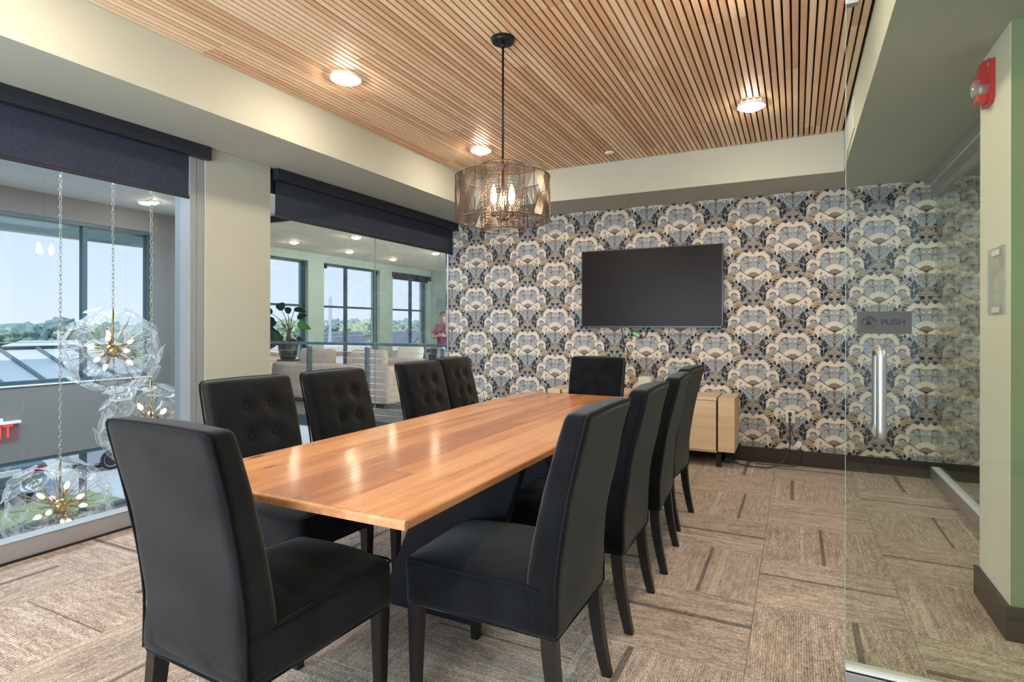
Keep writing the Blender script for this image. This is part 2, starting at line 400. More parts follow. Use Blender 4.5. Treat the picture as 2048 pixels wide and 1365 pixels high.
def struct(name, loc=(0, 0, 0)):
    o = bpy.data.objects.new(name, None); COL.objects.link(o); o.location = loc; o['kind'] = 'structure'; return o
def S_(name, mb, mat, label=None):
    o = mb.build(name, mat); o['kind'] = 'structure'
    if label: o['label'] = label
    return o
def copy_tree(o, parent=None):
    c = o.copy(); COL.objects.link(c)
    if parent is not None: c.parent = parent
    for ch in list(o.children): copy_tree(ch, c)
    return c
def box(name, mat, parent, *a, bev=0): return MB().box(*a, bev=bev).build(name, mat, parent)
def text_mesh(body, size, depth=.0006):
    cu = bpy.data.curves.new('lettering', 'FONT'); cu.body = body; cu.size = size; cu.extrude = depth; cu.align_x = 'CENTER'; cu.align_y = 'CENTER'
    to = bpy.data.objects.new('lettering_src', cu); COL.objects.link(to)
    dg = bpy.context.evaluated_depsgraph_get(); dg.update()
    me = bpy.data.meshes.new_from_object(to.evaluated_get(dg)); bpy.data.objects.remove(to); bpy.data.curves.remove(cu)
    return me

# ================================================================== ROOM SHELL
SZ, CZ, YB, XW, XP = 2.487, 2.80, 5.79, -3.70, 1.0      # soffit, slat face, back wall, left glass line, right partition
YN = -1.8                                             # wall behind the camera
fl = S_('floor', MB().box(-3.80, 3.0, YN, 5.91, -.30, -.012), m_floor_base)
# carpet tiles, quarter-turned
tile_me = None
for i in range(-6, 5):
    for j in range(-8, 6):
        x, y = -.165 + .593 * (i + .5), 2.81 + .6 * (j + .5)
        if x - .3 > 3.0 or y + .3 < YN: continue
        if tile_me is None:
            mb = MB(); mb.box(-.296, .296, -.296, .296, -.012, 0); 
            es = [e for e in mb.bm.edges if all(v.co.z > -.001 for v in e.verts)]
            bmesh.ops.bevel(mb.bm, geom=es, offset=.0018, segments=1, affect='EDGES')
            t0 = mb.build('carpet_tile', m_floor, fl); tile_me = t0.data; t = t0
        else: t = link('carpet_tile', tile_me, fl)
        t.location = (x, y, 0); t.rotation_euler = (0, 0, (0 if (i + j) % 2 else PI / 2) + (PI if random.random() < .3 else 0))
        t.scale = (1.0, 1.0118, 1.0) if (i + j) % 2 else (1.0118, 1, 1)
# walls
wall_back = S_('wall_back', MB().box(-3.78, 3.0, YB, YB + .12, 0, 2.95), m_paint)
wn_ = S_('wall_near', MB().box(-3.80, 3.0, YN - .12, YN, 0, .40).box(-3.80, 3.0, YN - .12, YN, 2.47, 2.95).box(-3.80, -3.46, YN - .12, YN, .40, 2.47).box(1.06, 3.0, YN - .12, YN, .40, 2.47), m_paint)
S_('wall_corridor', MB().box(3.0, 3.12, YN, YB + .12, 0, 2.95), m_paint)
wl = S_('wall_left', MB().box(-3.90, -3.635, 2.562, 3.105, 0, SZ, bev=.002), m_paint)
wr = S_('wall_right', MB().box(.770, 3.0, 2.943, 3.365, 0, SZ, bev=.002), m_paint_lit); box('accent_face', pm('paint_olive_green', (132, 142, 108), .75, var=.02), wr, .772, 3.0, 2.940, 2.944, .0, SZ)  # thin olive facing over the front, darker than the pier's side
S_('wall_left_near', MB().box(-3.90, -3.66, YN, -.92, 0, SZ), m_paint)
# ceiling: felt backing, soffit ring, oak slats
TX0, TX1, TY0, TY1 = -3.02, .335, -1.2, 5.177
ceil = S_('ceiling', MB().box(TX0, TX1, TY0, TY1, CZ + .020, CZ + .05), m_black_ceiling)
for a in ((-3.78, TX0, YN, YB, SZ, 2.95), (TX0, TX1, TY1, YB, SZ, 2.95), (TX1, 3.0, YN, YB, SZ, 2.95), (TX0, TX1, YN, TY0, SZ, 2.95)):
    box('soffit', m_paint, ceil, *a)
PITCH = .0389; nsl = int((TX1 - TX0) / PITCH)
sl = MB().box(-.0143, .0143, -.5, .5, 0, .02).build('slat', m_slat, ceil); first = True
for k in range(nsl):
    x = TX0 + .004 + .0143 + PITCH * k
    off = [0.0, .95, 1.7, .45, 1.3][(k // 6) % 5]
    cuts = [TY0] + [c for c in (TY0 + off + .9, TY0 + off + 3.3, TY0 + off + 5.7) if TY0 + .15 < c < TY1 - .15] + [TY1]
    if cuts[1] - cuts[0] < 1.5 and len(cuts) > 3: cuts.pop(1)
    for a, b in zip(cuts, cuts[1:]):
        o = sl if first else link('slat', sl.data, ceil); first = False
        o.location = (x, (a + b) / 2, CZ + random.uniform(0, .0012)); o.scale = (1, b - a - .0035, 1)
# baseboards
bb = S_('baseboard_back', MB().box(-3.74, 3.0, YB - .016, YB, 0, .138, bev=.002), m_baseboard)
S_('baseboard_right', MB().prism([(.770, 2.94), (.770, 3.365), (.752, 3.385), (.752, 2.922), (3.0, 2.922), (3.0, 2.94)], 0, .135, 'Z'), m_baseboard)
S_('baseboard_near', MB().box(-3.7, 3.0, YN, YN + .016, 0, .135), m_baseboard)

# ------------------------------------------------------------------ wallpaper (printed vector motif as flat inlaid shapes)
def wallpaper():
    mats = [pm('wp_ground', (156, 154, 153), .7, var=.03, scale=30), pm('wp_cream', (226, 213, 196), .7, var=.03, scale=40), pm('wp_bluegrey', (166, 169, 173), .7, var=.03, scale=30),
            pm('wp_navy', (44, 48, 62), .7, var=.08, scale=30), pm('wp_ochre', (200, 174, 138), .7, var=.05, scale=40), pm('wp_taupe', (148, 132, 116), .7, var=.06, scale=60),
            pm('wp_line', (84, 72, 64), .7, var=.05), pm('wp_white', (236, 230, 220), .7, var=.02)]
    G, CR, BL, NV, OC, TP, LN, WH = range(8)
    ux, uy = .333 / 880, .506 / 1165; LWK = 1.35
    shapes = []                                   # (layer, material, [(x, z)])
    def add(layer, mi, pts, mirror=True):
        shapes.append((layer, mi, [(x * ux, -y * uy) for x, y in pts]))
        if mirror: shapes.append((layer, mi, [(-x * ux, -y * uy) for x, y in pts][::-1]))
    def stroke(layer, mi, pts, w, mirror=True, w2=None):
        w2 = w if w2 is None else w2; n = len(pts); L, Rr = [], []
        # smooth
        P = []
        for i in range(n - 1):
            p0 = pts[max(i - 1, 0)]; p1 = pts[i]; p2 = pts[i + 1]; p3 = pts[min(i + 2, n - 1)]
            for k in range(4):
                t = k / 4
                P.append(tuple(.5 * (2 * p1[c] + (p2[c] - p0[c]) * t + (2 * p0[c] - 5 * p1[c] + 4 * p2[c] - p3[c]) * t * t + (3 * p1[c] - p0[c] - 3 * p2[c] + p3[c]) * t ** 3) for c in (0, 1)))
        P.append(pts[-1]); N = len(P)
        for i, p in enumerate(P):
            a = P[max(i - 1, 0)]; b = P[min(i + 1, N - 1)]; dx, dy = b[0] - a[0], b[1] - a[1]; l = math.hypot(dx, dy) or 1
            ww = (w + (w2 - w) * i / (N - 1)) / 2 * LWK
            L.append((p[0] - dy / l * ww, p[1] + dx / l * ww)); Rr.append((p[0] + dy / l * ww, p[1] - dx / l * ww))
        for i in range(N - 1): add(layer, mi, [L[i], L[i + 1], Rr[i + 1], Rr[i]], mirror)
    def scallop(pts, amp, per):
        out = []; acc = 0
        for i in range(len(pts) - 1):
            a, b = pts[i], pts[i + 1]; l = math.hypot(b[0] - a[0], b[1] - a[1]); n = max(1, int(l / 7))
            for k in range(n):
                t = k / n; x = a[0] + (b[0] - a[0]) * t; y = a[1] + (b[1] - a[1]) * t; s = (acc + l * t) / per
                h = amp * abs(math.sin(PI * s)); nx, ny = (b[1] - a[1]) / l, -(b[0] - a[0]) / l
                out.append((x + nx * h, y + ny * h))
            acc += l
        out.append(pts[-1]); return out
    def arc(cx, cy, rx, ry, a0, a1, n=12): return [(cx + rx * math.cos(a0 + (a1 - a0) * i / n), cy - ry * math.sin(a0 + (a1 - a0) * i / n)) for i in range(n + 1)]
    def leaf(layer, mi, x0, y0, x1, y1, w, k=.45, mirror=True):
        if mi == NV: w *= 1.12
        dx, dy = x1 - x0, y1 - y0; l = math.hypot(dx, dy); nx, ny = -dy / l, dx / l; pts = []
        for t in (0, .2, .45, .7, .9, 1): pts.append((x0 + dx * t + nx * w * math.sin(PI * t ** k) * .5, y0 + dy * t + ny * w * math.sin(PI * t ** k) * .5))
        for t in (.9, .7, .45, .2): pts.append((x0 + dx * t - nx * w * math.sin(PI * t ** k) * .5, y0 + dy * t - ny * w * math.sin(PI * t ** k) * .5))
        add(layer, mi, pts, mirror)
    # ochre foliage ground between the big fans
    for (x0, y0, x1, y1, w) in ((330, 520, 560, 420, 70), (340, 560, 600, 520, 70), (360, 600, 560, 610, 60), (280, 640, 330, 760, 70), (300, 720, 400, 800, 70), (330, 780, 420, 720, 60), (420, 470, 500, 400, 50), (480, 590, 610, 560, 46),
                                (20, 830, 120, 810, 50), (20, 860, 190, 880, 56), (20, 900, 170, 930, 50), (10, 940, 140, 990, 40), (70, 850, 140, 900, 30), (150, 900, 200, 960, 34), (250, 1060, 390, 1000, 60), (270, 1100, 400, 1080, 56), (260, 960, 330, 900, 50), (300, 1150, 420, 1130, 46)):
        leaf(1, OC, x0, y0, x1, y1, w); stroke(2, LN if (x0 + y0) % 3 else TP, [(x0, y0), ((x0 + x1) / 2 + 6, (y0 + y1) / 2 - 5), (x1, y1)], 7, w2=3)
    # side umbels and lower umbels, cream, with blue hearts
    sd = scallop([(330, 345), (300, 290), (318, 215), (350, 200), (400, 190), (470, 178), (530, 200), (570, 250), (590, 320), (590, 385), (560, 392)], 11, 36)
    add(3, CR, sd + [(530, 372), (500, 330), (440, 322), (390, 340)])
    add(4, BL, [(352, 335), (390, 300), (440, 300), (500, 322), (530, 372), (500, 400), (460, 400), (420, 372), (380, 362)])
    add(5, TP, scallop(arc(440, 300, 74, 46, math.radians(180), math.radians(-20), 8), 6, 16) + [(470, 306), (432, 276), (398, 306)])
    stroke(9, LN, [(430, 276), (385, 292)], 6); stroke(9, LN, [(430, 276), (478, 292), (490, 310)], 6); stroke(9, LN, [(430, 276), (440, 262)], 6)
    lo = scallop([(26, 560), (50, 505), (150, 448), (250, 392), (330, 380), (392, 430), (410, 520), (380, 600), (325, 640)], 10, 34)
    add(3, CR, lo + [(290, 600), (230, 560), (120, 555)])
    add(4, BL, [(215, 560), (240, 520), (310, 540), (330, 600), (280, 650), (200, 640)])
    add(5, TP, [(262, 440), (285, 445), (300, 478), (322, 502), (296, 512), (272, 492), (256, 470)]); stroke(9, LN, [(280, 470), (262, 500)], 5)
    add(5, TP, [(156, 538), (172, 512), (212, 522), (188, 545)]); add(5, TP, [(64, 562), (112, 540), (128, 560), (88, 574)])
    add(4, WH, [(180, 560), (230, 570), (215, 610), (165, 600)])
    # lower blue field around the trunk
    add(2, BL, [(0, 540), (60, 600), (200, 600), (250, 640), (150, 740), (60, 860), (0, 880)])
    # big fan
    fo = [(0, 0), (40, -38), (90, -52), (150, -60), (230, -42), (300, 5), (350, 70), (380, 150), (372, 178)]
    add(6, CR, scallop(fo, 12, 33) + [(300, 176), (285, 120), (240, 70), (170, 42), (110, 58), (0, 62)])
    add(6, BL, [(0, 62), (110, 58), (170, 42), (240, 70), (285, 120), (300, 176), (305, 240), (285, 330), (240, 400), (0, 400)])
    add(7, TP, [(108, 62), (130, 38), (185, 48), (242, 84), (276, 128), (262, 136), (210, 90), (150, 74)])
    add(7, CR, [(30, 132), (58, 112), (86, 118), (90, 142), (60, 154), (44, 146)]); add(8, TP, [(70, 140), (96, 128), (98, 156), (74, 160)])
    stroke(8, LN, [(78, 440), (95, 320), (112, 215)], 11, w2=9)
    stroke(8, LN, [(112, 215), (122, 150), (128, 70)], 9, w2=6); stroke(8, LN, [(112, 215), (170, 165), (236, 118)], 8, w2=6)
    stroke(8, LN, [(112, 215), (160, 196), (212, 204)], 8, w2=5); stroke(8, LN, [(112, 215), (80, 178), (45, 176), (28, 184), (26, 200)], 7, w2=5)
    add(8, LN, arc(238, 116, 16, 14, 0, 2 * PI, 7)[:-1]); add(8, LN, arc(130, 74, 14, 18, 0, 2 * PI, 7)[:-1]); add(8, LN, arc(213, 206, 9, 9, 0, 2 * PI, 6)[:-1])
    for dx in (-45, -22, 20, 45): stroke(8, LN, [(128, 82), (128 + dx * .6, 62), (128 + dx, 48)], 5, w2=3)
    # inner fan
    add(9, CR, scallop(arc(0, 510, 250, 222, math.radians(30), math.radians(90), 8), 7, 30) + [(0, 510)])
    add(10, TP, scallop(arc(0, 512, 158, 128, math.radians(22), math.radians(90), 8), 14, 22) + [(0, 525)])
    for a in range(28, 91, 12): stroke(11, LN if a % 24 == 4 else G, [(8 * math.cos(math.radians(a)), 505), (130 * math.cos(math.radians(a)), 510 - 108 * math.sin(math.radians(a)))], 5, w2=4)
    stroke(11, LN, [(0, 512), (120, 455), (230, 395), (290, 345), (300, 300), (275, 268), (245, 272)], 10, w2=7)
    stroke(11, LN, [(290, 345), (350, 330), (400, 285), (430, 270)], 9, w2=7); stroke(11, LN, [(395, 332), (425, 345), (420, 375)], 6, w2=4); stroke(11, LN, [(285, 330), (315, 315)], 14, w2=5)
    # trunk with branches
    stroke(11, TP, [(0, 505), (0, 620), (0, 830)], 26, False, 14); stroke(12, LN, [(9, 600), (7, 700), (3, 820)], 5)
    stroke(11, LN, [(6, 790), (45, 720), (110, 660)], 11, w2=6); stroke(11, LN, [(0, 690), (60, 620), (150, 610), (160, 550)], 7, w2=5); stroke(11, LN, [(150, 640), (190, 596), (245, 600), (260, 612)], 10, w2=6); stroke(11, LN, [(150, 640), (130, 690), (128, 730)], 8, w2=5)
    stroke(11, TP, [(0, 610), (40, 560), (60, 530)], 10, w2=5); add(10, TP, [(0, 575), (55, 545), (40, 610), (0, 640)])
    # navy leaves
    add(12, NV, [(212, 640), (232, 700), (260, 692), (254, 740), (280, 736), (262, 790), (225, 824), (192, 804), (162, 746), (186, 748), (180, 706), (200, 706)])
    for q in ((222, 830, 110, 760, 62), (238, 850, 345, 770, 58), (215, 905, 110, 820, 54), (232, 930, 330, 850, 20), (238, 900, 300, 890, 60), (225, 930, 130, 890, 54), (250, 905, 250, 1040, 90), (262, 700, 330, 610, 34), (330, 610, 300, 700, 20)): leaf(12, NV, *q)
    for q in ((385, 630, 395, 540, 56), (430, 620, 545, 600, 50), (425, 650, 500, 690, 44), (470, 690, 500, 720, 30), (330, 620, 250, 640, 34), (345, 640, 290, 680, 40)): leaf(12, NV, *q)
    for q in ((20, 1010, 165, 985, 46), (40, 1020, 150, 1060, 48), (60, 1065, 20, 1100, 20), (110, 1100, 240, 1090, 74), (200, 985, 290, 1000, 40)): leaf(12, NV, *q)
    stroke(13, WH if False else G, [(240, 1000), (225, 880), (212, 740)], 9, w2=5); stroke(13, G, [(225, 900), (300, 840)], 7, w2=4); stroke(13, G, [(225, 860), (140, 800)], 7, w2=4)
    stroke(13, G, [(420, 690), (400, 630)], 8, w2=4); stroke(13, G, [(0, 1100), (60, 1050), (180, 1060), (200, 1040)], 8, w2=5)
    add(12, G, [(0, 1000), (40, 1010), (25, 1060), (0, 1090)])
    stroke(9, LN, [(20, 830), (90, 830), (130, 800)], 7, w2=4); stroke(9, LN, [(10, 850), (80, 890), (150, 960)], 7, w2=4); stroke(9, LN, [(20, 960), (90, 940), (170, 950)], 6, w2=3)
    add(14, TP, [(0, 1165), (60, 1110), (150, 1070), (90, 1090), (0, 1120)]); stroke(14, LN, [(0, 1165), (50, 1115)], 6)
    # outline of the fan rim
    stroke(7, TP, [(0, 62), (110, 58), (170, 42), (240, 70), (285, 120), (300, 176)], 5)
    stroke(5, TP, [(376, 180), (395, 170), (400, 190), (385, 215)], 12, w2=5)
    mb = MB(); y0 = YB - .0006
    mb.poly([(-3.78, y0, 0), (3.0, y0, 0), (3.0, y0, 2.9), (-3.78, y0, 2.9)], G)
    for k in range(-12, 5):
        cx = -.028 + .333 * k; off = 0 if k % 2 == 0 else .253
        for n in range(-2, 6):
            cz = 1.185 + .506 * n + (off if off < .3 else 0)
            if cz < -.1 or cz - .52 > SZ: continue
            for lay, mi, pts in shapes:
                P = [(max(-3.78, cx + x), y0 - .00012 * (lay + 1), cz + z) for x, z in pts]
                if min(p[0] for p in P) > 1.5 or max(p[2] for p in P) < .12 or min(p[2] for p in P) > SZ + .01 or max(p[0] for p in P) <= -3.779: continue
                mb.poly(P, mi)
    bmesh.ops.triangulate(mb.bm, faces=[f for f in mb.bm.faces if len(f.verts) > 4])
    w = mb.build('wallpaper', mats, wall_back, recalc=False)
    return w
wallpaper()

# ------------------------------------------------------------------ left glazing (window_1, window_2)
w1 = struct('window_1'); w2 = struct('window_2')
def sill(parent, y0, y1):
    o = MB().box(XW - .10, XW, y0, y1, .012, .108, bev=.003).build('sill_rail', m_alu, parent)
    MB().box(XW - .10, XW + .004, y0, y1, 0, .012).build('sill_gasket', m_alu_dark, o)
    MB().box(XW - .10, XW + .003, y0, y1, .108, .113).build('sill_lip', m_steel, o)
sill(w1, -.92, 2.456); sill(w2, 3.106, YB - .02)
box('pane', m_glass, w1, -3.746, -3.740, -.92, 2.46, .10, SZ)
box('pane', m_glass, w2, -3.746, -3.740, 3.14, 4.455, .10, SZ); box('pane', m_glass, w2, -3.746, -3.740, 4.459, YB, .10, SZ)
box('pane_joint', pm('silicone_joint', (120, 136, 136), .4), w2, -3.7475, -3.7385, 4.4555, 4.4585, .11, SZ)
j = MB().box(-3.80, -3.640, 2.455, 2.503, 0, SZ, bev=.003).build('jamb', m_alu_jamb, w1); MB().box(-3.80, -3.642, 2.506, 2.561, 0, SZ, bev=.003).build('jamb', m_alu_jamb, w1)
MB().box(-3.80, -3.646, 2.501, 2.508, .0, SZ).build('jamb_bead', m_white, j)
box('jamb', m_alu_jamb, w2, -3.78, -3.71, 3.106, 3.130, .11, SZ); box('jamb', m_alu, w2, -3.755, -3.735, 5.775, YB, .11, SZ)
for w, a, b in ((w1, -.92, 2.456), (w2, 3.106, YB)): box('head_rail', m_alu, w, -3.79, -3.70, a, b, SZ - .03, SZ)

def blind(y0, y1, f0, f1, label, cuty):
    t = thing('roller_blind', label, 'blind', (XW, y0, 2.10), 0, 'roller blinds on the left glazing')
    L = y1 - y0; z = lambda v: v - 2.10
    MB().box(.012, .105, 0, L, z(2.408), z(2.484), bev=.004).build('fascia', m_valance, t)
    MB().box(.012, .106, 0, L, z(2.396), z(2.408)).build('fascia_lip', m_valance, t)
    a, b = f0 - y0, f1 - y0
    mb = MB(); N = 40
    for i in range(N):
        ya, yb = a + (b - a) * i / N, a + (b - a) * (i + 1) / N
        xa, xb = (.045 + .0015 * math.sin(i * .9), .045 + .0015 * math.sin((i + 1) * .9))
        mb.poly([(xa, ya, z(2.125)), (xb, yb, z(2.125)), (.05, yb, z(2.43)), (.05, ya, z(2.43))])
    fb = mb.build('fabric', m_blind_tr, t); so = fb.modifiers.new('thickness', 'SOLIDIFY'); so.thickness = .0008
    MB().box(.038, .056, a, b, z(2.112), z(2.134), bev=.004).build('bottom_bar', m_valance, t)
    MB().box(.010, .03, a - .02, b + .015, z(2.30), z(2.42)).build('cassette', m_valance, t)
    return t
# sheer-ish blind cloth: mostly opaque weave letting some light through
m_blind_tr = bpy.data.materials.new('blind_weave'); m_blind_tr.use_nodes = True
nt = m_blind_tr.node_tree; N = nt.nodes; Lk = nt.links; b = N['Principled BSDF']; out = N['Material Output']
b.inputs['Base Color'].default_value = lin((62, 68, 86)); b.inputs['Roughness'].default_value = .9
t_ = N.new('ShaderNodeTexCoord'); mp_ = N.new('ShaderNodeMapping'); mp_.inputs['Scale'].default_value = (1, 260, 40); Lk.new(t_.outputs['Object'], mp_.inputs[0])
n_ = N.new('ShaderNodeTexNoise'); n_.inputs['Scale'].default_value = 1; Lk.new(mp_.outputs[0], n_.inputs['Vector'])
tr_ = N.new('ShaderNodeBsdfTransparent'); tl_ = N.new('ShaderNodeBsdfTranslucent'); tl_.inputs[0].default_value = lin((92, 94, 104))
m1 = N.new('ShaderNodeMixShader'); m1.inputs[0].default_value = .25; Lk.new(b.outputs[0], m1.inputs[1]); Lk.new(tl_.outputs[0], m1.inputs[2])
m2 = N.new('ShaderNodeMixShader'); Lk.new(M_(N, Lk, 'MULTIPLY', n_.outputs['Fac'], .34), m2.inputs[0]); Lk.new(m1.outputs[0], m2.inputs[1]); Lk.new(tr_.outputs[0], m2.inputs[2]); Lk.new(m2.outputs[0], out.inputs[0])
blind(-.9, 2.583, -.88, 2.535, 'dark navy roller blind hanging before the glass with the glass-flower chandeliers', 0)
blind(3.135, YB - .01, 3.165, 5.74, 'dark navy roller blind between the wall pier and the papered back wall', 0)

# ------------------------------------------------------------------ right glass partition
w3 = struct('window_3')
br = MB().box(XP, XP + .07, 3.385, YB - .001, .006, .098, bev=.002).build('base_rail', m_alu, w3); MB().box(XP + .004, XP + .06, 3.385, YB - .001, .098, .104).build('rail_lip', m_white, br)
hr = MB().box(XP, XP + .07, 3.365, YB - .001, 2.340, 2.430, bev=.002).build('head_rail', m_alu, w3); MB().box(XP - .004, XP + .07, 3.365, YB - .001, 2.430, 2.440).build('rail_lip', m_white, hr)
MB().box(XP - .045, XP + .09, 3.365, YB - .001, 2.440, SZ).build('head_rail', m_alu, w3)
box('pane', m_glass, w3, XP + .030, XP + .040, 4.452, YB - .001, .10, 2.345); box('pane', m_glass, w3, XP + .030, XP + .040, 3.37, 4.446, .10, 2.345)
box('pane_joint', m_alu_dark, w3, XP + .028, XP + .042, 4.446, 4.452, .10, 2.345)
# open glass door leaf, parallel to the back wall
DX, DY = .147, 2.2
d1 = struct('door_1', (DX, DY, 0))
box('pane', m_glass_door, d1, .0012, .91, -.004, .004, .10, 2.335)
box('pane_edge', pm('door_glass_edge', (150, 176, 166), .25), d1, 0, .0012, -.004, .004, .10, 2.335)
r1 = MB().box(0, .91, -.022, .022, .012, .112, bev=.002).build('bottom_rail', m_alu, d1); MB().box(.001, .91, -.024, .024, .120, .130, bev=.001).build('rail_cap', m_white, r1); MB().box(.002, .91, -.018, .018, .110, .122).build('rail_groove', m_alu_dark, r1)
r2 = MB().box(0, .036, -.016, .016, 2.325, 2.40, bev=.002).build('patch_fitting', m_alu, d1)
h = MB()
zt, zb, hx = 1.200, .880, .095
pp = []
for i in range(0, 9): a = i * PI / 16; pp.append((hx, -.036 + -.026 * math.sin(a), zt - .045 + .026 + .0 - .026 * (1 - math.cos(a))))
top = [(hx, -.006, zt - .019)] + pp
bot = [(x, y, zt + zb - z) for x, y, z in top][::-1]
h.tube(top + bot, .0145, 16); o_ = h.build('handle', m_steel, d1, True)
h2 = MB().tube([(x, -y, z) for x, y, z in top + bot], .0145, 16).build('handle', m_steel, d1, True)
# PUSH plate with round emblem
zc = 1.268; px0 = .033; pw, ph = .150, .072
sg = MB().box(px0, px0 + pw, -.0078, -.006, zc - ph / 2, zc + ph / 2).build('sign_plate', m_plate, d1)
def put_text(body, size, parent, x, y, z, mat, rot=(PI / 2, 0, 0), name='lettering', sx=1):
    me = text_mesh(body, size); me.materials.clear(); me.materials.append(mat); o = link(name, me, parent); o.location = (x, y, z); o.rotation_euler = rot; o.scale = (sx, 1, 1); return o
put_text('PUSH', .0262, sg, px0 + .0995, -.0083, zc + .001, m_black_print, sx=1.08)
em = MB(); ex, ez = px0 + .0322, zc + .0005
def ring(mb, r0, r1, y, n=40):
    for k in range(n):
        a, b_ = 2 * PI * k / n, 2 * PI * (k + 1) / n
        mb.poly([(ex + r * math.cos(t), y, ez + r * math.sin(t)) for r, t in ((r0, a), (r1, a), (r1, b_), (r0, b_))])
ring(em, .0205, .0216, -.0082); ring(em, .0132, .0140, -.0082)
# the figure inside: a front-on locomotive-like dark form with a dome, lamp and spread base
def disc(mb, cx, cz, rx, rz, y, n=20): mb.poly([(ex + cx + rx * math.cos(2 * PI * k / n), y, ez + cz + rz * math.sin(2 * PI * k / n)) for k in range(n)])
disc(em, 0, .002, .0062, .0068, -.0082); em.poly([(ex - .0095, -.0082, ez - .0085), (ex + .0095, -.0082, ez - .0085), (ex + .0062, -.0082, ez - .001), (ex - .0062, -.0082, ez - .001)])
em.poly([(ex - .0018, -.0082, ez + .0085), (ex + .0018, -.0082, ez + .0085), (ex + .0024, -.0082, ez + .0125), (ex - .0024, -.0082, ez + .0125)])
em.build('emblem', m_black_print, sg)
e2 = MB(); disc(e2, .0012, .0035, .0022, .0024, -.0084); e2.poly([(ex - .006, -.0084, ez - .0055), (ex + .006, -.0084, ez - .0055), (ex + .0056, -.0084, ez - .0044), (ex - .0056, -.0084, ez - .0044)]); e2.build('emblem_detail', m_plate, sg)
for ch, ang in zip('THE STATION', [158 - i * 13.6 for i in range(11)]):
    if ch != ' ':
        a = math.radians(ang); put_text(ch, .0068, sg, ex + .0172 * math.cos(a), -.0083, ez + .0172 * math.sin(a), m_black_print, (PI / 2, PI / 2 - a, 0))
#@@PART2
w0 = struct('window_9')                      # unseen glazing added to dress the fill lamp behind the viewer
for x in (-3.46, -1.98, -.48, 1.0): box('mullion', m_frame, w0, x, x + .06, YN - .10, YN - .02, .40, 2.47)
box('pane', m_glass_ext, w0, -3.42, 1.02, YN - .07, YN - .06, .42, 2.45)
for z in (.40, 2.42): box('transom', m_frame, w0, -3.46, 1.06, YN - .10, YN - .02, z, z + .05)
# ================================================================== TABLE
TX, TX2, TY, TY2, TZ = -1.850, -.883, 1.165, 3.967, .76
tb = thing('conference_table', 'long orange-brown oak plank conference table on dark crossed steel legs', 'table', ((TX + TX2) / 2, (TY + TY2) / 2, 0))
W2, L2 = (TX2 - TX) / 2, (TY2 - TY) / 2
widths = [.107, .092, .118, .101, .088, .112, .097, .121, .131]
sc = 2 * (W2 - .012) / sum(widths); x = -(W2 - .012)
for k, w in enumerate(widths):
    w *= sc
    cuts = [-L2 + .012] + sorted([[.35], [-.9, .8], [-.2], [1.0], [-.6, .55], [.1], [-1.0, .9], [.45], [-.3]][k]) + [L2 - .012]
    for a, b in zip(cuts, cuts[1:]):
        MB().box(x + .0005, x + w - .0005, a + .0005, b - .0005, TZ - .020, TZ - random.uniform(0, .0003), bev=.0007).build('plank', m_table, tb)
    x += w
def edge(name, pts):
    mb = MB(); e = .012
    prof = [(0, -.024), (e, -.024), (e, -.006), (e - .0015, -.0022), (e - .005, 0), (0, 0)]
    (x0, y0), (x1, y1) = pts; d = Vector((x1 - x0, y1 - y0, 0)).normalized(); n = Vector((d.y, -d.x, 0))
    A = [mb.bm.verts.new(Vector((x0, y0, TZ)) + n * (u - e) - d * max(0, 0) + d * 0 + Vector((0, 0, v))) for u, v in prof]
    B = [mb.bm.verts.new(Vector((x1, y1, TZ)) + n * (u - e) + Vector((0, 0, v))) for u, v in prof]
    mb.bm.faces.new(A); mb.bm.faces.new(B[::-1])
    for i in range(len(prof)): mb.bm.faces.new((A[i], B[i], B[(i + 1) % len(prof)], A[(i + 1) % len(prof)]))
    return mb.build('edge_band', m_table_edge, tb)
edge('e', [(W2, -L2 + .012), (W2, L2 - .012)]); edge('e', [(-W2, L2 - .012), (-W2, -L2 + .012)]); edge('e', [(-W2, -L2), (W2, -L2)]); edge('e', [(W2, L2), (-W2, L2)])
box('underframe', m_black_steel, tb, -.20, .20, -1.05, 1.05, TZ - .045, TZ - .024)
def legplate(y, s, dy):
    mb = MB(); x = lambda v: v * s
    pts = [(x(-.325), .004), (x(.165), .004), (x(.40), TZ - .03), (x(-.01), TZ - .03)]
    mb.prism(pts, y + dy - .030, y + dy + .030, 'Y')
    bmesh.ops.recalc_face_normals(mb.bm, faces=mb.bm.faces[:])
    bmesh.ops.bevel(mb.bm, geom=mb.bm.edges[:], offset=.003, segments=2, affect='EDGES')
    return mb.build('leg', m_black_steel, tb)
legplate(-.485, 1, 0); legplate(.42, -1, 0)      # the two plates lean in opposite directions

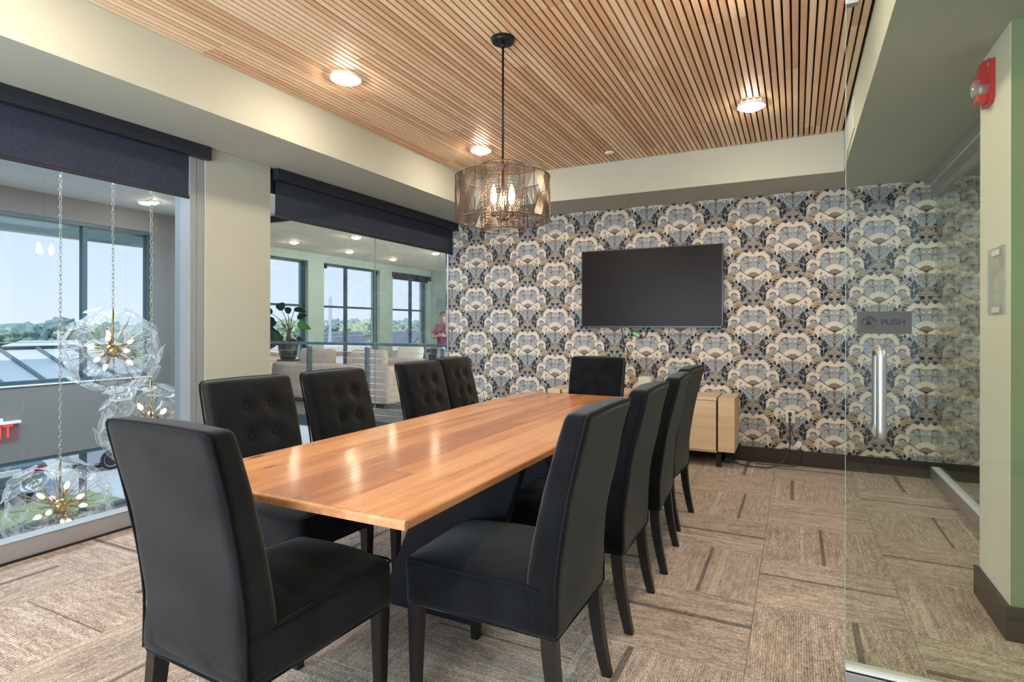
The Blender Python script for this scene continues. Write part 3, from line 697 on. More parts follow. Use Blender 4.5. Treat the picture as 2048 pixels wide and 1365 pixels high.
# ================================================================== CHAIRS
CW, CD, CS, CHM, CH = .455, .56, .47, .318, 1.0
def yr(z): return 0 if z < .46 else -.104 * ((z - .46) / .54) ** 1.45
def th(z): return .108 - .028 * max(0, (z - .47) / .53)
BTN = [(sx * .068, z) for sx in (-1, 1) for z in (.868, .735, .60)]
def make_chair(label):
    t = thing('parsons_chair', label, 'chair', group='charcoal parsons chairs around the table')
    hw = CW / 2
    # seat block with skirt and crowned cushion
    def fseat(p):
        z = p.z + (CS + CHM) / 2; y = p.y + CD / 2; x = p.x
        if z > CS - .03:
            k = max(0, 1 - abs(x / hw) ** 2.6) * max(0, 1 - abs((y - .29) / .29) ** 2.6)
            z += .056 * k * min(1, (z - CS + .03) / .03)
        f = (CS - z) / (CS - CHM) if z < CS else 0
        x *= 1 + .012 * max(0, f); 
        if z < CHM + .02: z += .010 * math.sin(x * 14 + y * 3) * .5
        x += .0025 * math.sin(z * 31 + y * 17); y += .002 * math.sin(z * 27 + x * 23)
        return Vector((x, y, z))
    seat = MB().rbox(hw, CD / 2, (CS - CHM) / 2, .022, 14, 16, 6, fseat).build('seat', m_fabric, t, True)
    pts = [(-hw, .06)] + [(-hw, CD - .03), (-hw + .006, CD - .008), (-hw + .03, CD + .001), (hw - .03, CD + .001), (hw - .006, CD - .008), (hw, CD - .03)] + [(hw, .06)]
    dense = []
    for (a, b), (c, d) in zip(pts, pts[1:]):
        n = max(1, int(math.hypot(c - a, d - b) / .03))
        dense += [(a + (c - a) * i / n, b + (d - b) * i / n) for i in range(n)]
    dense.append(pts[-1])
    MB().tube([(x * 1.004, y, CS - .004 + .002 * math.sin(y * 20 + x * 9)) for x, y in dense], .0042, 6).build('piping', m_piping, seat, True)
    MB().tube([(x * .985, y - .006 * (y > .5), CHM + .006) for x, y in dense] + [(hw * .985, .008, CHM + .006), (hw * .9, .004, CHM + .006), (-hw * .9, .004, CHM + .006), (-hw * .985, .008, CHM + .006), (-hw * .985, .06, CHM + .006)], .0045, 6).build('hem', m_piping, seat, True)
    # backrest
    H0 = .335; hz = (CH - H0) / 2
    def fback(p):
        z = p.z + hz + H0; v = (p.y + .05) / .1; x = p.x
        t_ = th(z); y = yr(z) + v * t_
        if v > .55:
            g = sum(math.exp(-((x - bx) ** 2 + (z - bz) ** 2) / .0011) for bx, bz in BTN)
            y += (v - .55) / .45 * (.016 * math.cos(PI * x / CW) * (1 if z > .5 else .4) - .017 * g + .003 * math.sin(z * 40) * math.cos(x * 22))
        else:
            y += (.55 - v) * (-.006 * math.cos(PI * x / CW) + .004 * math.sin(z * 21 + x * 6))
        z += .004 * math.cos(PI * x / CW) if z > .9 else 0
        x *= 1 + .010 * math.sin(z * 9)
        if z < .36: x *= 1.008
        return Vector((x, y, z))
    back = MB().rbox(hw + .001, .05, hz, .024, 22, 5, 30, fback).build('backrest', m_fabric, t, True)
    rear = [(-hw, z) for z in [.325 + .03 * i for i in range(22)]] + [(-hw + .002, .985), (-hw + .014, .9965), (-hw + .04, .9995)] + [(-hw + .04 + (CW - .08) * i / 10, .9995 + .003 * math.sin(PI * i / 10)) for i in range(1, 10)]
    rear += [(hw - .04, .9995), (hw - .014, .9965), (hw - .002, .985)] + [(hw, z) for z in [.325 + .03 * i for i in range(21, -1, -1)]]
    MB().tube([(x * (1 + .010 * math.sin(z * 9)) * (1.008 if z < .36 else 1.004), yr(min(z, 1)) + (.006 if z < .97 else .008), z) for x, z in rear], .0044, 6).build('piping', m_piping, back, True)
    for bx, bz in BTN:
        y = yr(bz) + th(bz) + .016 * math.cos(PI * bx / CW) * 1 - .017 + .001
        R = Matrix.Translation((bx, y, bz)) @ Matrix.Rotation(-PI / 2 + .0, 4, 'X')
        MB().lathe([(0, .008), (.006, .0075), (.011, .005), (.0128, .001), (.012, -.003)], 12, mat=R).build('button', m_fabric, back, True)
    # legs
    for sx in (-1, 1):
        mb = MB(); xx = sx * (hw - .030); 
        def ringq(x, y, z, a, b): return [mb.bm.verts.new((x + u * a / 2, y + v * b / 2, z)) for u, v in ((-1, -1), (1, -1), (1, 1), (-1, 1))]
        secs = [ringq(xx, CD - .034, .36, .046, .046), ringq(xx, CD - .034, .30, .046, .046), ringq(xx, CD - .030, 0, .032, .032)]
        for A, B in zip(secs, secs[1:]):
            for k in range(4): mb.bm.faces.new((A[k], A[(k + 1) % 4], B[(k + 1) % 4], B[k]))
        mb.bm.faces.new(secs[-1]); mb.bm.faces.new(secs[0][::-1])
        bmesh.ops.bevel(mb.bm, geom=[e for e in mb.bm.edges if abs(e.verts[0].co.z - e.verts[1].co.z) > .01], offset=.003, segments=1, affect='EDGES')
        mb.build('leg', m_leg, t)
        mb = MB(); secs = []
        for i in range(9):
            z = .36 * (1 - i / 8); k = (1 - z / .36)
            secs.append(ringq(xx * 1.02, .034 - .052 * k ** 1.8, z, .042 - .010 * k, .050 - .016 * k))
        for A, B in zip(secs, secs[1:]):
            for k in range(4): mb.bm.faces.new((A[k], A[(k + 1) % 4], B[(k + 1) % 4], B[k]))
        mb.bm.faces.new(secs[-1]); mb.bm.faces.new(secs[0][::-1])
        bmesh.ops.bevel(mb.bm, geom=[e for e in mb.bm.edges if abs(e.verts[0].co.z - e.verts[1].co.z) > .01], offset=.003, segments=1, affect='EDGES')
        mb.build('leg', m_leg, t)
    return t
chairs = [
    (-1.459, .985, -2.3, 'charcoal chair at the near table end, its smooth back turned to the viewer'),
    (-.626, 1.786, 89.3, 'nearest charcoal chair of the four on the right table side'),
    (-.627, 2.501, 90.4, 'second charcoal chair from the viewer on the right table side'),
    (-.623, 3.140, 92.5, 'third charcoal chair from the viewer on the right table side'),
    (-.659, 3.798, 87.6, 'farthest charcoal chair of the four on the right table side'),
    (-2.347, 1.922, -91.5, 'charcoal button-back chair before the plain wall pier, left table side'),
    (-2.344, 2.505, -88.8, 'second charcoal button-back chair from the wall pier, left table side'),
    (-2.375, 3.373, -90.8, 'third charcoal button-back chair from the wall pier, partly covering the last one'),
    (-2.471, 3.964, -88.6, 'farthest charcoal button-back chair on the left table side, beside the papered wall'),
    (-1.514, 4.621, 180.3, 'charcoal button-back chair at the far table end below the television'),
]
proto = make_chair(chairs[0][3])
for i, (x, y, r, lb) in enumerate(chairs):
    c = proto if i == 0 else copy_tree(proto)
    c.location = (x, y, 0); c.rotation_euler = (0, 0, math.radians(r)); c['label'] = lb

# ================================================================== PENDANT DRUM LAMP
PX, PY = -1.409, 2.711
pl = thing('drum_pendant', 'bronze wire double-drum pendant lamp hanging over the table', 'pendant lamp', (PX, PY, 1.77))
zz = lambda v: v - 1.77
MB().lathe([(0, zz(2.80)), (.064, zz(2.80)), (.065, zz(2.79)), (.060, zz(2.786)), (.058, zz(2.778)), (.0, zz(2.776))], 32).build('canopy', m_black_metal, pl, 40)
for sx in (-1, 1): MB().lathe([(0, zz(2.766)), (.004, zz(2.766)), (.0045, zz(2.777))], 10, c=(sx * .028, sx * .018, 0)).build('screw', m_black_metal, pl)
MB().tube([(0, 0, zz(2.78)), (0, 0, zz(2.08))], .006, 10).build('rod', m_black_metal, pl, True)
MB().lathe([(0, zz(2.755)), (.009, zz(2.757)), (.010, zz(2.775)), (0, zz(2.778))], 12).build('rod_collar', m_black_metal, pl, True)
RO, RI, ZT, ZB2, ZTI, ZBI = .252, .120, 2.055, 1.822, 2.115, 1.772
def circ(r, z, n=56): return [(r * math.cos(2 * PI * k / n), r * math.sin(2 * PI * k / n), zz(z)) for k in range(n)]
for r, z in ((RO, ZT), (RO, ZB2), (RI, ZTI), (RI, ZBI)): MB().tube(circ(r, z), .0036, 8, True).build('ring', m_bronze, pl, True)
NU = 10; ph = YAW + PI / 2 + PI
for k in range(NU):
    a = ph + 2 * PI * k / NU + .06
    MB().tube([(RO * math.cos(a), RO * math.sin(a), zz(ZT)), (RO * math.cos(a), RO * math.sin(a), zz(ZB2))], .0026, 6).build('upright', m_bronze, pl, True)
for k in range(6):
    a = ph + 2 * PI * k / 6 + .2
    MB().tube([(RI * math.cos(a), RI * math.sin(a), zz(ZTI)), (RI * math.cos(a), RI * math.sin(a), zz(ZBI))], .0026, 6).build('upright', m_bronze, pl, True)
mb = MB()   # diagonal wire bundles of the outer drum, woven in vees
for k in range(NU):
    a0 = ph + 2 * PI * k / NU + .06; da = 2 * PI / NU
    for s in (0, 1):
        for q in range(7):
            f0 = q / 6 * .34 + .02; f1 = .64 + q / 6 * .34
            A, B = (f0, f1) if (k % 2 == 0) == (s == 0) else (1 - f0, 1 - f1)
            z0, z1 = ZT, ZB2
            rr = RO + (.002 if s else -.002)
            mb.tube([(rr * math.cos(a0 + da * (A + (B - A) * t)), rr * math.sin(a0 + da * (A + (B - A) * t)), zz(z0 + (z1 - z0) * t)) for t in (0, .33, .66, 1)], .0021, 5)
mb.build('diagonal_wires', m_bronze, pl)['kind'] = 'stuff'
mb = MB()
for q in range(19): mb.tube(circ(RI, ZBI + .03 + (ZTI - ZBI - .05) * q / 18, 28), .0013, 4, True)
mb.build('hoop_wires', m_bronze, pl)['kind'] = 'stuff'
for k in range(3): 
    a = ph + PI / 3 + 2 * PI * k / 3
    MB().tube([(0, 0, zz(ZTI)), (RI * math.cos(a), RI * math.sin(a), zz(ZTI))], .0026, 6).build('spoke', m_bronze, pl, True)
    MB().tube([(0, 0, zz(ZBI + .07)), (.02 * math.cos(a), .02 * math.sin(a), zz(ZBI + .06)), (.056 * math.cos(a), .056 * math.sin(a), zz(ZBI + .075))], .004, 6).build('arm', m_bronze, pl, True)
    MB().lathe([(0, zz(1.840)), (.011, zz(1.840)), (.013, zz(1.852)), (.011, zz(1.905)), (0, zz(1.906))], 12, c=(.056 * math.cos(a), .056 * math.sin(a), 0)).build('socket', m_bronze, pl, True)
    MB().lathe([(.008, zz(1.905)), (.016, zz(1.925)), (.0185, zz(1.945)), (.014, zz(1.975)), (.006, zz(2.0)), (0, zz(2.01))], 16, c=(.056 * math.cos(a), .056 * math.sin(a), 0)).build('bulb', m_bulb, pl, True)
MB().lathe([(0, zz(1.82)), (.014, zz(1.822)), (.018, zz(1.84)), (.010, zz(1.87)), (.006, zz(2.12)), (0, zz(2.12))], 14).build('stem', m_bronze, pl, True)

# ================================================================== DOWNLIGHTS AND CEILING BITS
def downlight(x, y, z, label, group, lens, r=.095, cat='ceiling light'):
    t = thing('recessed_downlight', label, cat, (x, y, z - .012), 0, group)
    MB().lathe([(r * .80, .0), (r * .86, -.004), (r * .97, -.003), (r, .003), (r, .010), (r * .78, .010), (r * .80, 0)], 36).build('trim_ring', m_trimring, t, 50)
    MB().lathe([(0, -.030), (r * .35, -.027), (r * .6, -.017), (r * .76, -.003), (r * .80, .004), (0, .006)], 28).build('lens', lens, t, True)
    return t
gL = 'recessed downlights in the slatted ceiling'
for x, y, lb in ((-2.50, 2.70, 'lit round downlight in the slats left of the pendant canopy'), (-.281, 4.283, 'lit round downlight in the slats above the right chairs'), (-2.455, 4.313, 'lit round downlight in the slats behind the pendant rod, far left'),
                 (-.262, 2.72, 'lit round downlight in the slats at the upper frame edge, right'), (-2.48, 1.15, 'lit round downlight in the slats near the viewer, left'), (-.26, 1.15, 'lit round downlight in the slats near the viewer, right'),
                 (-2.48, -.4, 'lit round downlight in the slats behind the viewer, left'), (-.26, -.4, 'lit round downlight in the slats behind the viewer, right')):
    downlight(x, y, CZ, lb, gL, m_lens)
for x, y, w_ in ((1.9, 4.6, 'far end of the corridor'), (1.9, 1.9, 'open door leaf'), (1.9, .2, 'corridor beside the viewer')): downlight(x, y, SZ, 'lit round downlight in the flat corridor ceiling over the ' + w_, 'corridor downlights', m_lens_cool)  # unseen corridor lights added to cool and brighten the right soffit
sp_ = MB().lathe([(0, -.006), (.035, -.006), (.040, -.003), (.040, .004), (0, .004)], 28).build('sprinkler_cap', m_trimring, None, 40, (-1.478, 4.888, CZ - .004)); tag(sp_, 'small unlit white round sprinkler cap in the slatted ceiling', 'sprinkler')
vt = thing('air_vent', 'white louvred air grille on the right ceiling-tray face behind the door edge', 'vent', (TX1, 4.53, 2.64))
MB().box(-.008, -.0005, -.28, .28, -.105, .10, bev=.002).build('grille_frame', m_white, vt)
for k in range(9): MB().box(-.011, -.004, -.26, .26, -.085 + .02 * k, -.073 + .02 * k).build('louvre', m_white, vt)

# ================================================================== TELEVISION, SIDEBOARD, WALL THINGS
tv = thing('television', 'black flat television mounted on the papered wall', 'television', (-1.321, YB - .022, 1.252))
MB().box(-.704, .704, -.062, -.030, 0, .80, bev=.004).build('casing', m_bezel, tv); MB().box(-.692, .692, -.0632, -.0618, .016, .790).build('screen', m_screen, tv)
for a in ((-.704, .704, -.065, -.060, .790, .80), (-.704, .704, -.065, -.060, 0, .016), (-.704, -.692, -.065, -.060, 0, .8), (.692, .704, -.065, -.060, 0, .8)): MB().box(*a, bev=.001).build('bezel', m_bezel, tv)
box('wall_bracket', m_black_metal, tv, -.25, .25, -.032, .019, .2, .6); box('indicator', m_plastic_k, tv, .52, .56, -.064, -.055, -.008, .001)
ad = thing('cable_adapter', 'small black cable adapter with a green label under the television', 'adapter', (-1.455, YB - .03, 1.184))
ad.rotation_euler = (0, math.radians(30), 0)
MB().box(-.055, .055, -.012, .012, -.022, .022, bev=.005).build('casing', m_plastic_k, ad); MB().box(-.036, .036, -.0135, -.0115, -.014, .016).build('label_sticker', m_green, ad)
MB().tube([(-.055, 0, 0), (-.075, 0, .01), (-.09, .01, .05), (-.08, .015, .10)], .004, 6).build('lead', m_plastic_k, ad, True); MB().tube([(.055, 0, 0), (.08, .005, -.002), (.085, .01, .05), (.06, .015, .12)], .004, 6).build('lead', m_plastic_k, ad, True)
cd = MB().tube([(-1.62, YB - .008, 1.26), (-1.60, YB - .008, 1.12), (-1.545, YB - .008, 1.0), (-1.56, YB - .008, .90), (-1.64, YB - .008, .76), (-1.68, YB - .02, .62)], .004, 6).build('signal_cable', m_plastic_k, None, True); tag(cd, 'thin dark cable running down the wallpaper left of the white box', 'cable')
# sideboard
SX0, SX1, SY0, SY1, SB, ST = -2.262, -.482, 5.35, 5.765, .148, .630
sb = thing('sideboard', 'long light-oak sideboard on black legs below the television', 'sideboard', ((SX0 + SX1) / 2, (SY0 + SY1) / 2, 0))
hx_, hy_ = (SX1 - SX0) / 2, (SY1 - SY0) / 2; gx = .138
for s in (-1, 1):
    a, b = (hx_ - gx, hx_) if s > 0 else (-hx_, -hx_ + gx)
    MB().box(a, b, -hy_, hy_, SB, ST, bev=.003).build('end_block', m_sb, sb)
    c = hx_ - gx - .006
    MB().box(s * c - .008, s * c + .008, -hy_ + .012, hy_ - .01, SB + .004, ST - .006).build('shadow_gap', m_dark_gap, sb)
box('top_panel', m_sb, sb, -hx_ + gx + .013, hx_ - gx - .013, -hy_ + .003, hy_, ST - .028, ST)
box('carcass', m_dark_gap, sb, -hx_ + gx + .013, hx_ - gx - .013, -hy_ + .024, hy_ - .004, SB + .004, ST - .03)
box('plinth', m_sb, sb, -hx_ + gx + .013, hx_ - gx - .013, -hy_ + .012, hy_ - .02, SB - .012, SB + .004)
dw = (2 * (hx_ - gx - .014)) / 3
for k in range(3): MB().box(-hx_ + gx + .015 + dw * k, -hx_ + gx + .013 + dw * (k + 1) - .002, -hy_, -hy_ + .022, SB + .006, ST - .033, bev=.0015).build('door', m_sb, sb)
for s in (-1, 1):
    for t in (-1, 1):
        mb = MB(); x0 = s * (hx_ - gx + .0); y0 = t * (hy_ - .06)
        mb.prism([(y0 - .045, SB), (y0 + .045, SB), (y0 + .012, 0), (y0 - .012, 0)] if False else [(y0 - .05 * t - .03, SB), (y0 + .03, SB), (y0 + .012, 0), (y0 - .012, 0)], x0 - .022, x0 + .022, 'X'); mb.build('leg', m_black_metal, sb)
bxr = thing('white_box', 'small plain white box standing on the sideboard behind the chairs', 'box', (-1.31, 5.56, ST)); MB().box(-.065, .055, -.05, .07, 0, .142, bev=.003).build('body', m_plastic_w, bxr); box('lid_seam', m_white, bxr, -.066, .056, -.051, .071, .118, .121)
ou = thing('wall_outlet', 'white wall outlet plate with two black plugs on the wallpaper', 'outlet', (-.046, YB - .001, .442))
MB().box(-.038, .038, -.006, 0, -.060, .060, bev=.002).build('face_plate', m_plastic_w, ou)
for z in (-.022, .022): MB().box(-.017, .017, -.008, -.004, z - .015, z + .015, bev=.002).build('receptacle', m_plastic_w, ou)
c1_ = thing('extension_cord', 'thick grey-black cord hanging from the outlet and looping over the carpet', 'cord', (0, 0, 0))
MB().box(-.062, -.036, YB - .045, YB - .008, .452, .482, bev=.004).build('plug', m_plastic_k, c1_)
MB().tube([(-.05, YB - .05, .465), (-.055, YB - .07, .43), (-.05, YB - .06, .30), (-.05, YB - .06, .18), (-.07, YB - .09, .09), (-.13, YB - .16, .02), (-.22, YB - .24, .007), (-.36, YB - .26, .007), (-.46, YB - .21, .007), (-.52, YB - .12, .007), (-.55, YB - .06, .02)], .0055, 8).build('lead', m_cable_g, c1_, True)
c2_ = thing('adapter_cord', 'thin black cord with a white paper tag below the outlet', 'cord', (0, 0, 0))
MB().box(-.058, -.040, YB - .04, YB - .008, .405, .432, bev=.004).build('plug', m_plastic_k, c2_)
MB().tube([(-.049, YB - .045, .42), (-.045, YB - .055, .36), (-.02, YB - .05, .28), (.03, YB - .05, .20), (.045, YB - .055, .12), (.04, YB - .07, .03), (-.02, YB - .09, .005), (-.16, YB - .085, .005), (-.30, YB - .11, .005), (-.40, YB - .10, .02)], .0032, 8).build('lead', m_plastic_k, c2_, True)
tg = MB().box(-.022, .022, -.003, .003, -.028, .028, bev=.001).build('paper_tag', m_plastic_w, c2_, loc=(.022, YB - .058, .205)); tg.rotation_euler = (0, .5, .3)
bun = thing('power_brick', 'dark power brick lying on the carpet beside the right sideboard end', 'adapter', (-.565, YB - .13, 0)); MB().box(-.03, .03, -.06, .06, .001, .042, bev=.008).build('casing', m_cable_g, bun); MB().tube([(0, .06, .02), (.02, .075, .05), (.012, .085, .12)], .004, 6).build('lead', m_plastic_k, bun, True)

# ------------------------------------------------------------------ on the right pier
fa = thing('fire_alarm', 'red fire alarm strobe lettered FIRE on the right wall pier', 'fire alarm', (.770, 3.19, 2.345))
MB().prism([(-.055, -.085), (-.035, -.108), (.06, -.108), (.068, -.095), (.068, .10), (.055, .108), (-.055, .078)], -.022, 0, 'X').build('back_plate', m_red, fa)
MB().prism([(-.05, -.03), (.01, -.03), (.01, .055), (-.035, .065)], -.05, -.02, 'X').build('horn', m_red, fa)
MB().box(-.062, -.02, -.045, .02, -.10, -.07, bev=.006).build('shade', m_red, fa)
MB().rbox(.028, .032, .033, .014, 3, 3, 3, lambda p: p + Vector((-.046, -.012, -.032))).build('strobe_lens', m_strobe, fa, True); MB().tube([(-.04, -.012, -.055), (-.04, -.012, -.01)], .006, 8).build('flash_tube', m_plastic_w, fa, True)
MB().box(-.072, -.02, -.05, .026, -.003, .006, bev=.003).build('shade', m_red, fa)
for k, ch in enumerate('FIRE'): put_text(ch, .030, fa, -.0228, -.040, .052 - .028 * k, m_white_print, (PI / 2, 0, -PI / 2))
sh = thing('sign_holder', 'empty clear acrylic sign holder taped on the right wall pier', 'sign holder', (.770, 3.108, 1.455))
MB().box(-.006, -.001, -.115, .115, -.145, .142, bev=.001).build('acrylic_plate', m_clear, sh)
for z in (-.125, .118): MB().box(-.0075, -.006, -.05, .05, z - .012, z + .012).build('tape', m_plastic_w, sh)

# ================================================================== ATRIUM (behind the left glass)
XA, XL = -8.30, -9.05
Zg = -3.3
wa = struct('wall_atrium')
IN = XA + .07
def wbox(y0, y1, z0, z1, x0=XA - .15, x1=IN, m=m_grey_wall, par=wa): return box('wall_panel', m, par, x0, x1, y0, y1, z0, z1)
wbox(YN, 4.985, 2.60, 2.95); wbox(YN, 4.985, -.34, .555); wbox(YN, 4.985, Zg, -1.18); wbox(4.985, 5.50, Zg, 2.95)
S_('wall_stub', MB().box(-8.45, -7.35, 5.50, 5.93, Zg, 2.95), m_grey_wall)
S_('ceiling_atrium', MB().box(-8.45, -3.78, YN - .1, 5.95, 2.89, 2.95), m_white)
S_('wall_atrium_near', MB().box(-8.45, -3.78, YN - .12, YN, Zg, 2.95), m_grey_wall)
S_('floor_atrium', MB().box(-8.5, -3.8, YN, 5.93, Zg - .1, Zg + .02), m_lounge_floor)
S_('wall_below', MB().box(-3.90, -3.80, YN, 5.93, Zg, -.0), m_white)
w4 = struct('window_4')
def frame_bar(par, x0, x1, y0, y1, z0, z1): return box('mullion', m_frame, par, x0, x1, y0, y1, z0, z1)
for z0, z1 in ((.555, 2.60), (-1.18, -.34), ):
    for y in (4.12, 3.02, 1.92, .82, -.28, -1.38):
        frame_bar(w4, XA - .05, XA + .03, y, y + .055, z0, z1)
    frame_bar(w4, XA - .05, XA + .03, 4.94, 4.985, z0, z1)
    box('sill_bar', m_frame, w4, XA - .05, XA + .06, YN, 4.985, z0, z0 + .045); box('head_bar', m_frame, w4, XA - .05, XA + .06, YN, 4.985, z1 - .045, z1)
    box('pane', m_glass_ext, w4, XA - .004, XA + .004, YN, 4.94, z0 + .03, z1 - .03)
box('sill_board', m_white, w4, XA, IN + .02, YN, 4.985, .540, .557)
S_('trim_1', MB().box(XA - 1.05, XA - .15, YN - 1, 7.2, 2.55, 2.9), pm('eave_paint', (150, 178, 178), .7))
S_('trim_2', MB().box(XA - 1.12, XA - 1.05, YN - 1, 7.2, 2.52, 2.9), m_white)
downlight(-7.50, 4.563, 2.89, 'lit round downlight in the plain atrium ceiling behind the chandelier chain', 'atrium downlights', m_lens_far, .07)
downlight(-7.50, 2.2, 2.89, 'lit round downlight in the plain atrium ceiling above the roller blind', 'atrium downlights', m_lens_far, .09)
for y, lb in ((1.0, 'flat white light panel in the atrium ceiling, nearer the viewer'), (3.9, 'flat white light panel in the atrium ceiling, beyond the chandelier chains')):
    t = thing('light_panel', lb, 'ceiling light', (-6.15, y, 2.885), 0, 'atrium light panels')  # panels added to dress the atrium fill lamps
    for a in ((-.60, .60, -1.2, -1.16, -.012, .004), (-.60, .60, 1.16, 1.2, -.012, .004), (-.60, -.56, -1.16, 1.16, -.012, .004), (.56, .60, -1.16, 1.16, -.012, .004)): box('panel_frame', m_trimring, t, *a)
    box('diffuser', m_trimring, t, -.56, .56, -1.16, 1.16, -.004, .003)
# exit sign on the spandrel
ex_ = thing('exit_sign', 'red lit EXIT sign with white housing on the grey atrium spandrel', 'exit sign', (IN + .03, 3.24, .03))
box('housing', m_plastic_w, ex_, -.03, .03, -.31, .19, .088, .118); MB().box(-.012, .02, -.16, .02, .11, .16).build('mount', m_plastic_w, ex_)
box('acrylic_plate', m_clear_pink, ex_, -.004, .004, -.30, .18, -.10, .092)
put_text('EXIT', .215, ex_, .0052, -.055, -.004, m_red_letter, (PI / 2, 0, PI / 2), sx=.80)

# ------------------------------------------------------------------ glass-flower chandeliers
_disc = _rod = None
def chandelier(c, R, label, seed, ceilz=2.89):
    rnd = random.Random(seed)
    t = thing('glass_chandelier', label, 'chandelier', c, 0, 'glass-flower chandeliers in the atrium')
    MB().lathe([(0, -.058), (.03, -.052), (.052, -.025), (.056, 0), (.052, .025), (.03, .052), (0, .058)], 24).build('hub', m_brass, t, True)
    MB().tube([(0, 0, .05), (0, 0, R + .01)], .008, 10).build('stem', m_brass, t, True)
    MB().tube([(.014 * math.cos(a), 0, R + .022 + .014 * math.sin(a)) for a in [2 * PI * k / 12 for k in range(12)]], .003, 6, True).build('hook', m_nickel, t, True)
    mb = MB(); z = R + .035; k = 0; top = ceilz - c[2] - .03
    while z < top:
        L_, w_ = .021, .0085; pts = []
        for i in range(10):
            a = 2 * PI * i / 10; u, v = w_ * math.cos(a), L_ * math.sin(a); pts.append((u, 0, z + v) if k % 2 else (0, u, z + v))
        mb.tube(pts, .0024, 5, True); z += .034; k += 1
    mb.build('chain', m_nickel, t, True)['kind'] = 'stuff'
    MB().lathe([(0, top), (.02, top), (.065, top + .018), (.068, top + .03), (0, top + .03)], 28).build('canopy', m_brass, t, True)
    n = 56; ga = PI * (3 - math.sqrt(5))
    global _disc, _rod
    for i in range(n):
        zc_ = 1 - 2 * (i + .5) / n; r = math.sqrt(1 - zc_ * zc_); a = ga * i + seed
        d = Vector((r * math.cos(a), r * math.sin(a), zc_ * .93)).normalized()
        if d.z > .965: continue
        Rr = R * rnd.uniform(.86, 1.02)
        q = d.to_track_quat('Z', 'Y')
        if _rod is None: o = MB().tube([(0, 0, 0), (0, 0, 1)], .0019, 5).build('rod', m_brass, t, True); _rod = o.data
        else: o = link('rod', _rod, t)
        o.rotation_mode = 'QUATERNION'; o.rotation_quaternion = q; o.location = d * .05; o.scale = (1, 1, Rr - .05)
        if _disc is None:
            mb = MB(); rings = []
            for j, (rr, zh) in enumerate(((.006, .0), (.016, .001), (.022, .006), (.030, .002), (.052, .005), (.067, .012), (.077, .020), (.081, .018))):
                rings.append([mb.bm.verts.new((rr * math.cos(2 * PI * k / 18) * (1 + .06 * math.sin(2 * k * 2 * PI / 18 + 1) * (j > 3)), rr * math.sin(2 * PI * k / 18), zh + (.006 * math.sin(3 * 2 * PI * k / 18) if j > 3 else 0))) for k in range(18)])
            mb.bm.faces.new(rings[0])
            for A, B in zip(rings, rings[1:]):
                for k in range(18): mb.bm.faces.new((A[k], A[(k + 1) % 18], B[(k + 1) % 18], B[k]))
            mb.tube([v.co.copy() for v in rings[-1]], .0016, 4, True)
            o = mb.build('glass_disc', m_disc, t, True); _disc = o.data
        else: o = link('glass_disc', _disc, t)
        tilt = Quaternion(Vector((rnd.uniform(-1, 1), rnd.uniform(-1, 1), 0)).normalized(), rnd.uniform(0, .35))
        o.rotation_mode = 'QUATERNION'; o.rotation_quaternion = q @ Quaternion((0, 0, 1), rnd.uniform(0, 6)) @ tilt; o.location = d * Rr; s = rnd.uniform(.86, 1.08); o.scale = (s, s, s)
        if i % 3 == 0:
            ob = MB().lathe([(0, -.003), (.007, -.003), (.008, .002), (.004, .007), (0, .008)], 10).build('stud', m_brass, o, True) if 'stud' not in bpy.data.meshes else link('stud', bpy.data.meshes['stud'], o)
    for i in range(9):
        zc_ = 1 - 2 * (i + .5) / 9; r = math.sqrt(1 - zc_ * zc_); a = ga * i + 1.1 + seed; d = Vector((r * math.cos(a), r * math.sin(a), zc_)); q = d.to_track_quat('Z', 'Y')
        if d.z > .9: continue
        if 'socket_brass' in bpy.data.meshes: s1 = link('socket', bpy.data.meshes['socket_brass'], t); s2 = link('bulb', bpy.data.meshes['bulb_small'], t)
        else:
            s1 = MB().lathe([(.004, .04), (.004, .075), (.0105, .078), (.0105, .125), (0, .126)], 12).build('socket', m_brass, t, True); s1.data.name = 'socket_brass'
            s2 = MB().lathe([(.008, .125), (.0155, .140), (.017, .152), (.010, .176), (0, .184)], 12).build('bulb', m_bulb_dim, t, True); s2.data.name = 'bulb_small'
        for s in (s1, s2): s.rotation_mode = 'QUATERNION'; s.rotation_quaternion = q
    return t
chandelier((-4.86, 2.275, -.075), .33, 'lowest glass-flower chandelier, close above the window sill rail', 1)
chandelier((-4.94, 2.68, 1.06), .33, 'highest glass-flower chandelier, before the bright atrium window', 2)
chandelier((-4.36, 2.635, .515), .32, 'middle glass-flower chandelier, half hidden by the near chair back', 3)

# ================================================================== LOUNGE
RY = 5.97
S_('floor_lounge', MB().box(-9.2, -1.9, 5.93, 13.1, -.30, -.002), m_lounge_floor)
S_('trim_3', MB().box(-7.35, -3.8, 5.905, 5.93, -.14, .012), m_rail)
S_('trim_4', MB().box(-7.35, -3.8, 5.91, 5.93, -.75, -.14), m_white)
S_('wall_lounge_right', MB().box(-1.9, -1.78, 5.91, 13.1, 0, 2.95), m_mint)
wle = S_('wall_lounge_end', MB().box(-9.2, -1.8, 12.9, 13.02, 0, 2.95), m_mint)
S_('trim_5', MB().box(-8.67, -5.4, 12.86, 12.9, 0, 1.985), pm('paint_deep_mint', (150, 176, 158), .8))
cl = S_('ceiling_lounge', MB().box(-9.2, -1.8, 5.95, 13.1, 2.80, 2.95), m_black_ceiling)
mb = MB(); x = -9.1
while x < -1.9: mb.box(x, x + .03, 5.97, 12.9, 2.78, 2.802); x += .0389
o = mb.build('slats', m_lwood, cl); o['kind'] = 'stuff'
ww = struct('wall_lounge')
XI = XL + .13
def lw(y0, y1, z0, z1): box('wall_panel', m_mint, ww, XL - .15, XI, y0, y1, z0, z1)
